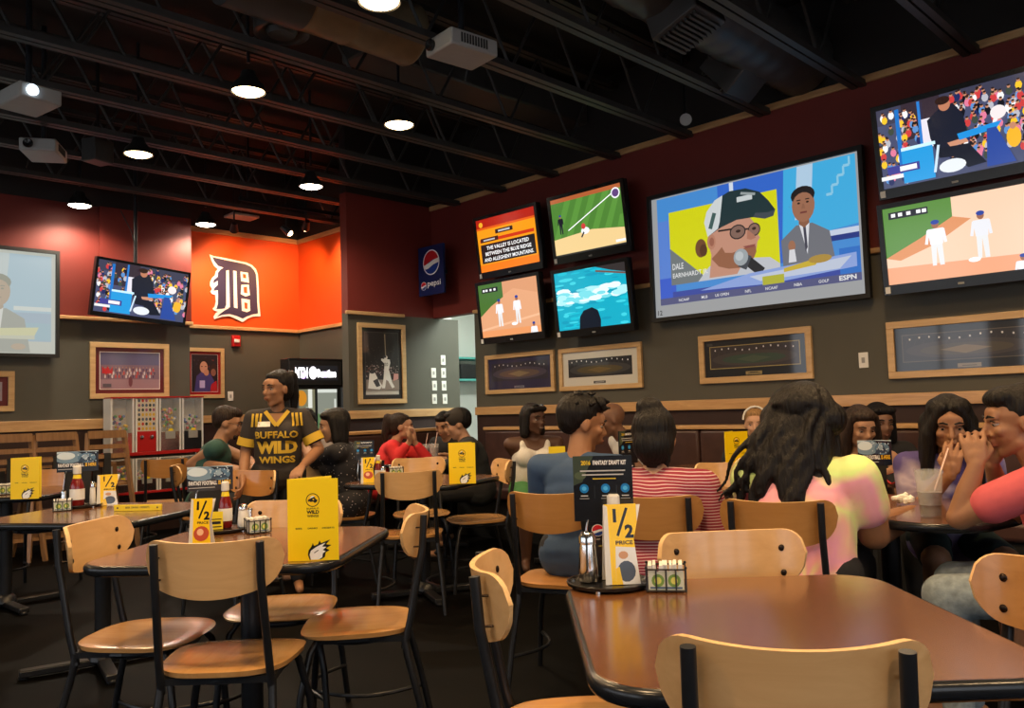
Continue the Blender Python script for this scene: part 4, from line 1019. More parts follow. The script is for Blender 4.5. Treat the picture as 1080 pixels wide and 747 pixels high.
for i, (k, lab) in enumerate([('few', 'leftmost upper vending machine, half full of toy capsules'), ('sticker', 'upper vending machine with a card of stickers and a red front'), ('toys', 'upper vending machine filled with pink toy capsules'), ('dark', 'rightmost upper vending machine with a dark coin front')]):
    vendor(i, i*(uw+.012), .876, uw, .565 if i != 3 else .56, k, lab)
for i, (k, lab) in enumerate([('toys', 'leftmost lower vending machine below the red shelf'), ('few', 'second lower vending machine below the red shelf'), ('toys', 'third lower vending machine below the red shelf'), ('few', 'rightmost lower vending machine below the red shelf')]):
    vendor(i, i*(uw+.012), .466, uw, .345, k, lab)

# ------------------------------------------------------------------ game cabinet in the alcove
x0 = at_y(306, 400, 8.2).x; x1 = XS-.1; r = thing('game_cabinet', (x0, 8.2, 0), 0, 'black game cabinet with a lit white lettered header in the alcove', 'cabinet')
W = x1-x0
hz = at_y(330, 378, 8.2).z
MB().box((0, .02, 0), (W, .22, hz)).build('case', M['black'], r, bevel=.01)
MB().box((0, -.0, hz-.30), (W*.78, .02, hz-.03)).build('header', M['matte_black'], r)
pc = Pic(W*.66, .17, C(10,10,12)); pc.text('NTN', .16, .15, .7, WHT, width=.28, bold=.05); pc.ell(.42, .5, .09, .42, C(250,245,250)); pc.text('Buzztime', .74, .2, .55, WHT, width=.44, bold=.05); pc.ell(.2, .3, .05, .2, C(190,150,230)); pc.ell(.7,.4,.04,.2,C(200,170,240))
pc.build('header_lettering', attr_mat('lit_header', .4, emit=3.5), r, loc=(W*.06, -.003, hz-.25))
pc = Pic(W*.27, .55, C(120,118,92)); pc.ell(.25, .82, .3, .16, C(200,130,30)); pc.rect(.62,.62,.85,1,C(220,222,210)); pc.ell(.55, .42, .36, .22, C(215,225,205)); pc.ell(.55, .42, .30, .18, C(110,112,92)); pc.rect(.2,0,.9,.14,C(150,160,190)); pc.rect(0,0,.12,1,C(60,60,60))
pc.build('left_display', M['lit_print'], r, loc=(W*.09, -.003, hz-.30-.60))
pc = Pic(W*.30, .55, C(130,134,122)); pc.rect(.35, 0, .8, .6, C(150,148,120)); pc.rect(0, .93, 1, 1, C(210,214,205)); pc.rect(0, 0, .2, .5, C(90,120,80)); pc.ell(.7, .1, .25, .16, C(235,238,235)); pc.rect(.85,.2,.95,.8,C(200,205,195))
pc.build('right_display', M['lit_print'], r, loc=(W*.40, -.003, hz-.30-.60))
pc = Pic(W*.17, .62, C(225,225,215)); pc.line(.3, .05, .3, .95, .02, C(150,150,145)); pc.line(.6, .05, .6, .95, .02, C(160,160,150)); pc.rect(0,.9,1,1,C(240,240,230))
pc.build('side_display', M['lit_print'], r, loc=(W*.80, -.003, hz-.95))
MB().box((.0, -.12, .78), (W*.75, .02, .84)).build('control_shelf', M['matte_black'], r, bevel=.01)
pc = Pic(.16, .05, C(30,110,240)); pc.rect(.1,.5,.9,.8,C(120,190,255)); pc.build('blue_display', attr_mat('blue_light', .4, emit=2.5), r, loc=(-.06, -.004, hz-.62))
MB().box((-.08, .0, hz-.66), (-.0, .1, hz-.55)).build('bracket', M['black'], r)
# ------------------------------------------------------------------ things on the tables
def wing(p, cx, cy, s, ar):
    o = [(-.42,0),(-.5,.25),(-.46,.45),(-.34,.6),(-.26,.78),(-.2,.64),(-.02,.72),(.06,.9),(.12,.76),(.56,.92),(.36,.70),(.62,.66),(.36,.52),(.52,.42),(.34,.32),(.3,.12),(.12,.0)]
    p.poly([(cx+x*s, cy+y*s*ar*.95) for x, y in o], BLK)
    i = [(-.36,0),(-.42,.24),(-.36,.42),(-.24,.5),(-.12,.58),(.04,.66),(.34,.78),(.18,.6),(.38,.58),(.2,.44),(.34,.38),(.2,.28),(.18,.1),(.02,.0)]
    p.poly([(cx+x*s, cy+y*s*ar*.95) for x, y in i], WHT); p.line(cx-.2*s, cy+.3*s*ar, cx+.0*s, cy+.42*s*ar, .01, BLK)
def bison_mark(p, cx, cy, r, ar):
    p.ell(cx, cy, r, r*ar, BLK, 28); p.ell(cx, cy, r*.88, r*ar*.88, YEL, 28)
    b = [(-.72,-.25),(-.7,.05),(-.35,.2),(-.1,.5),(.25,.45),(.5,.1),(.72,.0),(.62,-.25),(.3,-.45),(.05,-.2),(-.3,-.3),(-.5,-.15)]
    p.poly([(cx+x*r, cy+y*r*ar) for x, y in b], BLK); p.poly([(cx+x*r, cy+y*r*ar) for x, y in [(-.4,.22),(-.3,.5),(.05,.62),(.3,.52),(.05,.4)]], WHT); p.ell(cx+.1*r, cy+.05*r, .12*r, .1*r*ar, YEL, 8)
def pic_menu(w, h, dull=False):
    p = Pic(w, h, C(250,215,0)); ar = w/h
    bison_mark(p, .5, .74, .135, ar)
    p.text('BUFFALO', .5, .625, .022, BLK, width=.24, bold=.02); p.text('WILD', .5, .57, .045, BLK, width=.25, bold=.05); p.text('WINGS', .5, .53, .03, BLK, width=.23, bold=.03)
    p.text('BEER', .22, .385, .02, BLK, width=.13, bold=.02); p.text('DRINKS', .49, .385, .02, BLK, width=.19, bold=.02); p.text('DESSERTS', .80, .385, .02, BLK, width=.24, bold=.02)
    wing(p, .60, .012, .42, ar*1.05); return p
def menu(x, y, z, rz, w, h, label, group='upright yellow menus'):
    r = thing('menu', (x, y, z), rz, label, 'menu', group)
    t = .0022
    MB().box((-w/2, 0, 0), (w/2, t, h)).build('front_cover', M['yellow'], r, smooth=0)
    mt = Matrix.Translation((-w/2, t, 0)) @ Matrix.Rotation(radians(38), 4, 'Z')
    MB().box((0, 0, 0), (w*.97, t, h*1.004), mt=mt).build('back_cover', M['yellow'], r, smooth=0)
    MB().box((-w/2+.002, t, .002), (w/2-.004, t+.0012, h-.003), mt=Matrix.Rotation(0, 4, 'Z')).build('pages', M['paper'], r, smooth=0)
    pic_menu(w, h).build('cover_print', M['print'], r, loc=(-w/2, -.0006, 0))
    return r
def facing(x, y, off=0): return atan2(y, x) - pi/2 + radians(off)   # rotation that turns a front (-Y) towards the viewer's side
# menus: two bottom corners taken on the table plane
def menu_px(px0, py0, px1, py1, pytop, label, zt=.761, rw=None):
    a = at_z(px0, py0, zt); b = at_z(px1, py1, zt); c = (a+b)/2; w = (b-a).length; rz = atan2((b-a).y, (b-a).x)
    d = (c-CAMP).dot(_F); h = d*((py0+py1)/2-pytop)/FOC
    return menu(c.x, c.y, zt, rz, w, h*.99, label)
menu_px(304, 592.5, 357.5, 590.5, 505, 'big bright yellow menu standing on the table in front of the waitress')
menu_px(474, 510.5, 502, 510, 467, 'yellow menu standing on the middle table')
menu_px(11, 527, 41, 526, 483, 'dull yellow menu standing on the far left table')
menu_px(766, 494, 790, 492.5, 455, 'yellow menu standing on the small table before the wall bench')

def bottle(x, y, z, label, h=.2, r=.027, m='bottle_red', capm='white', group='sauce bottles'):
    b = thing('sauce_bottle', (x, y, z), 0, label, 'bottle', group)
    MB().lathe([(r*.9, 0), (r, .008), (r, h*.45), (r*.85, h*.58), (r*.45, h*.74), (r*.42, h*.82)], n=18).build('glass_body', M[m], b, smooth=60)
    MB().lathe([(r*.55, h*.80), (r*.58, h*.82), (r*.55, h*.98), (r*.4, h)], n=16).build('cap', M[capm], b)
    MB().lathe([(r*1.02, h*.15), (r*1.02, h*.42)], n=18, cap=False).build('label_band', M['yellow'] if m != 'bottle_red' else M['paper'], b)
    MB().lathe([(r*.5, h*.70), (r*.62, h*.66), (r*.50, h*.78)], n=16, cap=False).build('neck_band', M['yellow'], b)
    return b
def shaker(x, y, z, label, h=.085, r=.019, chrome=False, group='salt and pepper shakers', s=1):
    b = thing('shaker', (x, y, z), 0, label, 'shaker', group); h *= s; r *= s
    MB().lathe([(r*.8, 0), (r, .004), (r*.95, h*.3), (r*.8, h*.7), (r*.75, h*.78)], n=16).build('glass_body', M['chrome'] if chrome else M['salt'], b, smooth=60)
    MB().lathe([(r*.85, h*.76), (r*.86, h*.9), (r*.6, h), (0, h*1.02)], n=16).build('cap', M['chrome'], b)
    return b
def basket(x, y, z, rz, label, w=.10, d=.065, h=.055):
    b = thing('packet_basket', (x, y, z), rz, label, 'basket', 'wire baskets of sugar packets')
    m = MB(); rr = .0022
    for zz in (.004, h): m.tube([(-w/2,-d/2,zz),(w/2,-d/2,zz),(w/2,d/2,zz),(-w/2,d/2,zz),(-w/2,-d/2,zz)], rr, 6)
    for k in range(5):
        x_ = -w/2+w*k/4; m.tube([(x_,-d/2,.004),(x_,-d/2,h)], rr, 6); m.tube([(x_,d/2,.004),(x_,d/2,h)], rr, 6); m.tube([(x_,-d/2,.004),(x_,d/2,.004)], rr, 6)
    for sx in (-1, 1):
        m.tube([(sx*w/2,0,.004),(sx*w/2,0,h)], rr, 6); m.ell((sx*w/2,-d/2,h+.004), .004, 8); m.ell((sx*w/2,d/2,h+.004), .004, 8)
    m.build('wire_frame', M['steel'], b)
    pk = MB()
    r_ = random.Random(int(x*1000))
    for k in range(12):
        xx = -w/2+.008+(w-.016)*k/11; mt = Matrix.Translation((xx, 0, .006)) @ Matrix.Rotation(radians(r_.uniform(-6, 6)), 4, 'Y')
        pk.box((-.0034, -d/2+.006, 0), (.0034, d/2-.006, h+.002+r_.uniform(0, .004)), mt=mt)
    pk.build('sugar_packets', M['paper'], b)
    pc = Pic(w*.9, h*.8, C(215,222,205)); 
    for k in (0, 1):
        pc.ell(.27+.46*k, .5, .18, .36, C(120,160,80), 14); pc.ell(.27+.46*k, .5, .10, .2, C(225,225,120), 12); pc.rect(.05+.46*k, .06, .49+.46*k, .16, C(70,100,140))
    pc.build('packet_front', M['print'], b, loc=(-w*.45, -d/2+.0035, .006))
    return b
def pic_promo_a(w, h):     # front: draft kit text
    p = Pic(w, h, C(16,18,24)); p.poly([(0,.55),(0,1),(.35,1),(.15,.6)], C(60,72,60)); p.ell(.12,.7,.1,.06,C(80,92,70))
    p.text('2016', .22, .86, .07, C(235,200,40), width=.16, bold=.03); p.text('FANTASY DRAFT KIT', .62, .86, .07, WHT, width=.56, bold=.03)
    for k, (wd, y) in enumerate(((.76,.76),(.70,.70))): p.rect(.5-wd/2, y, .5+wd/2, y+.02, C(190,190,190)); 
    p.rect(.33, .64, .72, .655, C(220,190,60))
    for x in (.18, .54, .87):
        p.ell(x, .50, .075, .07, C(30,120,190), 18); p.ell(x, .50, .04, .035, C(80,180,235), 10); p.rect(x-.06, .38, x+.06, .395, C(200,200,200)); p.rect(x-.08, .34, x+.08, .352, C(150,150,150))
    p.rect(.35,.35,.36,.55,C(50,54,60)); p.rect(.72,.35,.73,.55,C(50,54,60))
    return p
def pic_promo_b(w, h, hi=1):     # other side: stadium light picture
    p = Pic(w, h, C(20,28,44)); p.ell(.28, .72, .36, .3, C(120,150,175), 20); p.ell(.22, .78, .22, .18, C(215,232,242), 18); p.ell(.72, .66, .22, .24, C(90,125,155), 18)
    p.poly([(0,.9),(.3,1),(1,.95),(1,1),(0,1)], C(190,215,230)); p.poly([(.5,.45),(.6,.75),(.75,.8),(.9,.5)], C(50,70,95)); p.ell(.68,.72,.07,.12,C(150,175,195))
    for k in range(20): p.ell(.4+.55*rnd.random(), .45+.5*rnd.random(), .015, .03, C(200,220,235), 6)
    p.text('FANTASY FOOTBALL', .03, .24, .17, WHT, width=.62, bold=.03, align='L'); p.text('IS HERE', .68, .24, .17, C(240,190,30), width=.27, bold=.04, align='L'); p.rect(.03, .12, .6, .15, C(180,180,180)); return p
def promo(x, y, z, rz, label, h, w, side='a', stem=True, sh=.16):
    r = thing('promo_stand', (x, y, z), rz, label, 'sign', 'black promotional table signs')
    MB().lathe([(.0, 0), (.03, 0), (.03, .005), (0, .006)], n=20, cap=False).build('base', M['steel'], r)
    MB().box((-w*.32, .0, .004), (w*.32, .004, h-sh)).build('stem_card', M['matte_black'], r, smooth=0)
    MB().box((-w/2, 0, h-sh), (w/2, .005, h)).build('header_card', M['black'], r, smooth=0)
    (pic_promo_a if side == 'a' else pic_promo_b)(w, sh).build('header_print', M['gloss_print'], r, loc=(-w/2, -.001, h-sh))
    if side == 'a':
        pc = Pic(w*.64, h-sh-.006, C(12,12,14)); cola_mark(pc, .32, .84, .15, w*.64/(h-sh)); pc.text('pepsi', .32, .66, .03, WHT); pc.poly([(.60,.80),(.62,.94),(.72,.97),(.82,.94),(.84,.80),(.72,.72)], C(40,60,130)); pc.rect(.62,.92,.82,.95,WHT); pc.ell(.45,.55,.14,.02,C(130,120,40),12); pc.rect(.7,.5,.9,.6,C(150,30,40))
        pc.build('stem_print', M['gloss_print'], r, loc=(-w*.32, -.001, .004))
    MB().tube([(-w*.3, -.02, .01), (-w*.36, -.02, .04), (-w*.3, -.015, h-sh-.01), (-w*.27, -.012, h-sh+.005)], .0028, 8).build('wire_rod', M['chrome'], r)
    return r
def tent(x, y, z, rz, label, w=.075, h=.135, white=True, flare=.3):
    r = thing('price_card', (x, y, z), rz, label, 'table card', 'half price table cards')
    # folded card: two leaning faces
    def face_(sgn):
        mt = Matrix.Rotation(radians(sgn*9), 4, 'X')
        pts = [(-w*.5, 0), (w*.5, 0), (w*.38, h*.55), (w*.62, h*.985), (-w*.45, h*.985)]
        mb = MB(); mb.prism([(px, py) for px, py in pts], -.0008, .0008)
        mb.v = [tuple(Matrix.Translation((0, sgn*(.158*h+.001), 0)) @ mt @ V((a, c, b))) for a, b, c in mb.v]
        return mb
    face_(-1).build('front_panel', M['paper'], r, smooth=0); face_(1).build('back_panel', M['paper'], r, smooth=0)
    p = Pic(w, h); p.poly([(0,0),(1,0),(.88,.55),(1.12,1),(.05,1)], C(245,205,10))
    p.poly([(0,0),(.18,0),(.16,.97),(.05,1)], C(215,215,210))
    p.line(.42, .60, .72, .95, .035, BLK); p.text('1', .36, .77, .17, BLK, bold=.05); p.text('2', .76, .57, .17, BLK, bold=.05); p.text('PRICE', .60, .49, .05, BLK, width=.5, bold=.03)
    if white: p.poly([(.30,0),(1,0),(.90,.45),(.34,.47)], C(225,228,232)); p.ell(.62, .16, .26, .13, C(70,80,100), 14); p.ell(.55, .36, .14, .05, C(200,150,110), 10); p.poly([(.3,0),(.5,0),(.42,.22),(.32,.2)], C(245,205,10))
    else: p.ell(.55, .30, .34, .15, C(190,80,50), 16); p.ell(.50, .33, .15, .07, C(240,190,150), 10); p.poly([(.3,0),(.7,0),(.5,.14)], C(240,200,20))
    o = p.build('card_print', M['gloss_print'], r); o.matrix_local = Matrix.Translation((-w/2, -.158*h-.001-.0014, 0)) @ Matrix.Rotation(radians(-9), 4, 'X')
    return r
def small_card(x, y, z, rz, label):
    r = thing('yellow_table_card', (x, y, z), rz, label, 'table card')
    MB().box((-.028, 0, 0), (.028, .002, .07)).build('card', M['yellow'], r, smooth=0)
    p = Pic(.056, .07); p.rect(.1, .55, .9, .6, BLK); p.rect(.15, .3, .85, .46, BLK); p.rect(.1, .12, .9, .18, BLK); p.build('card_print', M['print'], r, loc=(-.028, -.0006, 0)); return r
def tray(x, y, z, label, r_=.115):
    t = thing('caddy_tray', (x, y, z), 0, label, 'tray', 'black round caddy trays')
    MB().lathe([(r_*.9, 0.004), (r_, .006), (r_*1.02, .014), (r_*.98, .015), (r_*.94, .009)], n=40).build('dish', M['black'], t, smooth=50)
    for a in range(4):
        MB().lathe([(.007, 0), (.007, .012)], (r_*.9*cos(a*pi/2+.4), r_*.9*sin(a*pi/2+.4), 0), 10).build('foot', M['chrome'], t)
    return t
def zz(px, py, z=.76): return at_z(px, py, z)
TZ = .7605
# near table caddy
c = zz(642, 618); f = facing(c.x, c.y); dirR = V((cos(f), sin(f), 0)); dirB = V((-sin(f), cos(f), 0))
tray(c.x, c.y, TZ, 'black round caddy tray on the near table', .105)
def rel(o, a, b): q = o + dirR*a + dirB*b; return q.x, q.y
TT = TZ+.0105
q = rel(c, -.005, .055); promo(*q, TT, f, 'black fantasy draft kit sign with blue round marks, on the near table', .315, .155, 'a', sh=.17)
q = rel(c, -.05, .0); shaker(*q, TT, 'tall chrome-topped metal shaker beside the promo sign on the near table', .125, .026, True)
q = rel(c, .032, -.005); tent(*q, TT, f+radians(8), 'half price table card on the near table', .088, .198)
q = rel(c, .02, .045); bottle(*q, TT, 'white-capped red bottle hidden behind the near table card', .215, .03)
q = zz(703, 622); basket(q.x, q.y, TZ, f+radians(-4), 'black wire basket of packets on the near table', .095, .075, .055)
# menu table caddy
c = zz(233, 560); f = facing(c.x, c.y); dirR = V((cos(f), sin(f), 0)); dirB = V((-sin(f), cos(f), 0))
tray(c.x, c.y, TZ, 'black caddy tray on the menu table', .125)
q = rel(c, -.04, .09); promo(*q, TT, f, 'wide stadium-light promo sign above the red bottle on the menu table', .245, .178, 'b', sh=.10)
q = rel(c, .018, .01); bottle(*q, TT, 'ketchup bottle with pale cap beside the half price card on the menu table', .185, .027)
q = rel(c, .085, -.02); shaker(*q, TT, 'white filled salt shaker with chrome top on the menu table', .092, .022)
q = rel(c, .112, .03); shaker(*q, TT, 'dark shaker behind the salt shaker on the menu table', .07, .015, True)
q = rel(c, -.02, -.035); small_card(*q, TT, f, 'small yellow card between the bottle and the half price card')
a = zz(213, 578); tent(a.x, a.y, TZ, f-radians(14), 'half price table card with a food picture on the menu table', .078, .175, False)
a = zz(272, 562); basket(a.x, a.y, TZ, f+radians(12), 'wire basket of packets behind the bright yellow menu', .085, .07, .05)
# left table
c = zz(84, 535); f = facing(c.x, c.y); dirR = V((cos(f), sin(f), 0)); dirB = V((-sin(f), cos(f), 0))
tray(c.x, c.y, TZ, 'black caddy tray on the left table', .11)
q = rel(c, -.01, .07); promo(*q, TT, f, 'dark promo sign standing over the bottle on the left table', .285, .20, 'b', sh=.11)
q = rel(c, -.012, -.01); bottle(*q, TT, 'dark red sauce bottle with yellow label on the left table', .21, .036)
q = rel(c, .062, -.01); shaker(*q, TT, 'slim white shaker on the left table', .12, .016)
q = rel(c, -.075, .0); shaker(*q, TT, 'chrome-topped shaker left of the sauce bottle on the left table', .085, .015, True)
a = zz(66, 539); basket(a.x, a.y, TZ, f, 'wire packet basket on the left table', .085, .06, .05)
a = zz(113, 532.5); tent(a.x, a.y, TZ, f, 'half price card with a pale lower half on the left table', .105, .165)
a = zz(120, 539.5); b = zz(170, 538.5)
r = thing('flat_card', ((a.x+b.x)/2, (a.y+b.y)/2, TZ), atan2(b.y-a.y, b.x-a.x), 'long yellow card lying flat on the left table', 'table card')
L = (b-a).length; MB().box((-L/2, 0, 0), (L/2, .012, .03)).build('card', M['yellow'], r, bevel=.001)
p = Pic(L, .03); p.text('BEER  DRINKS  DESSERTS', .5, .4, .3, BLK, width=.5); p.ell(.08,.5,.02,.15,BLK,8); p.ell(.92,.5,.02,.15,BLK,8); p.build('card_print', M['print'], r, loc=(-L/2, -.0006, 0))
# far left table
a = zz(5, 522); basket(a.x, a.y, TZ, 0, 'packet basket at the far left edge', .1, .07, .06)
# middle table
c = zz(388, 509); f = facing(c.x, c.y); dirR = V((cos(f), sin(f), 0)); dirB = V((-sin(f), cos(f), 0))
a = rel(c, -.02, .08); promo(*a, TZ, f, 'dark promo sign on the middle table near the woman in red', .27, .13, 'a', sh=.13)
tent(c.x, c.y, TZ, f, 'half price card on the middle table', .09, .165, False)
a = rel(c, .10, .0); shaker(*a, TZ, 'white shaker on the middle table', .10, .02)
a = rel(c, .07, .10); bottle(*a, TZ, 'dark sauce bottle on the middle table', .17, .025)
a = zz(418, 502); basket(a.x, a.y, TZ, f, 'packet basket on the middle table', .10, .07, .055)
# table in front of the blue-shirted diner
c = zz(668, 500); f = facing(c.x, c.y); P_ = at_d(663, 480, 4.05)
promo(P_.x, P_.y, TZ, f+radians(55), 'black promo sign between the bald man and the striped-shirt woman', .33, .15, 'a', sh=.16)
P_ = at_d(668, 495, 3.9); tent(P_.x, P_.y, TZ, f, 'yellow card left of the striped-shirt woman, partly hidden', .09, .12, False)
# table of the drinking girl
c = at_z(925, 520, .76); f = facing(c.x, c.y)
promo(c.x, c.y, TZ, f+radians(8), 'glossy promo sign before the girl holding a phone', .25, .15, 'b', sh=.12)
a = zz(912, 524); bottle(a.x, a.y, TZ, 'sauce bottle behind the arm in tie-dye', .16, .025)
def cup(px, py, label, h=.17, r=.045, drink='drink', level=.4, straw=True, lean=(.01, -.01), group=None, z=.7605):
    p = zz(px, py); u = thing('drink_cup', (p.x, p.y, z), 0, label, 'cup', group)
    MB().lathe([(r*.72, 0), (r*.74, .003), (r, h), (r*.96, h), (r*.70, .006)], n=24).build('glass_wall', M['glass'], u, smooth=60)
    MB().lathe([(r*.68, .007), (r*(.70+.28*level), h*level)], n=20).build('drink', M[drink], u)
    MB().lathe([(r*(.70+.28*level), h*level+.001), (r*(.71+.28*(level+.25)), h*min(.97, level+.28))], n=20).build('ice', M['ice'], u)
    if straw: MB().tube([(0, 0, h*.3), (lean[0], lean[1], h*1.0), (lean[0]*2.4, lean[1]*2.4, h+.10)], .0035, 8).build('straw', M['straw'], u)
    return u
cu = cup(982, 545, 'big clear cup with a straw held by the drinking girl', .175, .05, 'drink', .25, False)
e1 = at_d(1001, 470, 3.60) - cu.location; e0 = V((0, 0, .05)); MB().tube([e0, e0.lerp(e1, .5), e1], .0035, 8).build('straw', M['straw'], cu)
a = zz(957, 533)
nb = thing('crumpled_napkin', (a.x, a.y, TZ), 0, 'crumpled white napkins beside the big cup', 'napkin')
mb = MB(); r7 = random.Random(4)
for k in range(12): mb.ell((r7.uniform(-.05, .05), r7.uniform(-.03, .04), .016+r7.uniform(0, .018)), (r7.uniform(.012, .03), r7.uniform(.01, .02), r7.uniform(.008, .018)), 7, rot=Matrix.Rotation(r7.uniform(0, 3), 3, 'Z'))
mb.build('paper_folds', M['paper'], nb, smooth=0)
cup(448, 486, 'clear cup on the table closer to the woman in red', .15, .045, 'ice', .5, True, group='cups before the woman in red')
cup(458, 487, 'second clear cup nearer the man in the dark cap', .16, .045, 'ice', .5, True, group='cups before the woman in red')
a = zz(425, 487); pl = thing('plate', (a.x, a.y, TZ), 0, 'small plate of food before the woman in red', 'plate')
MB().lathe([(.05, 0), (.11, .012), (.105, .014), (.0, .004)], n=28, cap=False).build('dish', M['white'], pl); mb = MB()
for k in range(9): mb.ell((r7.uniform(-.06, .06), r7.uniform(-.05, .05), .02), (.022, .016, .012), 8)
mb.build('food', mat('tan_food', (.45, .28, .12), .7, var=.3, scale=40), pl)
cup(326, 497, 'clear water cup behind the waitress arm', .17, .042, 'ice', .7, False)
a = zz(334, 499); MBx = thing('sauce_cup', (a.x, a.y, TZ), 0, 'small amber sauce cup beside the woman with the bob', 'cup'); MB().lathe([(.02, 0), (.03, .04), (.027, .04), (.0, .01)], n=18, cap=False).build('cup_body', mat('amber_plastic', (.35, .12, .03), .2), MBx)
a = zz(586, 470) if False else at_d(587, 466, 6.0)
r = thing('yellow_table_card', (a.x, a.y, TZ), facing(a.x, a.y), 'yellow card between the woman in white and the blue-shirted diner', 'table card')
MB().box((-.06, 0, 0), (.06, .004, .17)).build('card', M['yellow'], r)
# ------------------------------------------------------------------ people
def union(mb, name, m, parent, voxel=.01, it=4, fac=.5):
    me = bpy.data.meshes.new(name); me.from_pydata(mb.v, [], mb.f); me.update()
    o = bpy.data.objects.new(name, me); COL.objects.link(o)
    r = o.modifiers.new('r', 'REMESH'); r.mode = 'VOXEL'; r.voxel_size = voxel; r.use_smooth_shade = True
    s = o.modifiers.new('s', 'SMOOTH'); s.factor = fac; s.iterations = it
    dg = bpy.context.evaluated_depsgraph_get(); dg.update()
    nm = bpy.data.meshes.new_from_object(o.evaluated_get(dg)); nm.name = name
    o.modifiers.clear(); o.data = nm; bpy.data.meshes.remove(me)
    nm.materials.clear(); nm.materials.append(m)
    nm.polygons.foreach_set('use_smooth', [True]*len(nm.polygons))
    if parent: o.parent = parent
    return o
SK = {}
def skin(name, c, rough=.5):
    if name not in SK: SK[name] = mat('skin_'+name, c, rough, var=.06, scale=25)
    return SK[name]
def cloth(name, c, rough=.8, var=.08, scale=14, bump=.25): return mat('cloth_'+name, c, rough, var=var, scale=scale, bump=bump)
def hairm(name, c): return mat('hair_'+name, c, .5, var=.5, scale=90, bump=1, stretch=(1, 1, .10), spec=.3)
HAIR_BLACK = hairm('black', (.006, .0045, .004)); HAIR_BROWN = hairm('dark_brown', (.022, .012, .008)); HAIR_BLOND = hairm('blonde', (.30, .17, .07))
EYE = mat('eye_white', (.5, .48, .45), .25); IRIS = mat('eye_dark', (.012, .008, .006), .1)
def hand(mb, w, d, nrm, curl=.5, side=1, s=1, thumb_in=.4):
    """w wrist, d pointing direction, nrm palm normal (towards what is held)"""
    d = V(d).normalized(); n = V(nrm); n = (n - d*n.dot(d)).normalized(); x = d.cross(n)*side   # x towards the thumb
    P = lambda a, b, c: V(w) + d*a*s + x*b*s + n*c*s
    mb.cap(P(-.01, 0, 0), P(.03, 0, 0), .021*s, .022*s, 10)
    for b in (-.028, -.010, .010, .027): mb.cap(P(.015, b*.7, 0), P(.070, b, .0), .014*s, .0115*s, 8)
    L = ((-.034, .028, .019, .016), (-.0115, .034, .024, .018), (.0115, .037, .026, .019), (.034, .033, .023, .018))
    for b, *seg in L:
        p = P(.078, b, 0); a = curl*.45; dd = d.copy(); r = .0088*s
        for k, l in enumerate(seg):
            a = curl*(.55, 1.15, .9)[k]; dd = (dd*cos(a) + n*sin(a)).normalized() if k else (d*cos(a)+n*sin(a)).normalized()
            nn = p + dd*l*s; mb.cap(p, nn, r, r*.9, 8); p = nn; r *= .92
            n_ = n; 
    t0 = P(.02, .024, .006); t1 = P(.048, .047, .012+.012*thumb_in); t2 = P(.072, .050-.018*thumb_in, .02+.02*thumb_in); t3 = P(.088, .044-.03*thumb_in, .026+.022*thumb_in)
    mb.cap(t0, t1, .014*s, .0115*s, 8); mb.cap(t1, t2, .011*s, .010*s, 8); mb.cap(t2, t3, .0095*s, .008*s, 8)

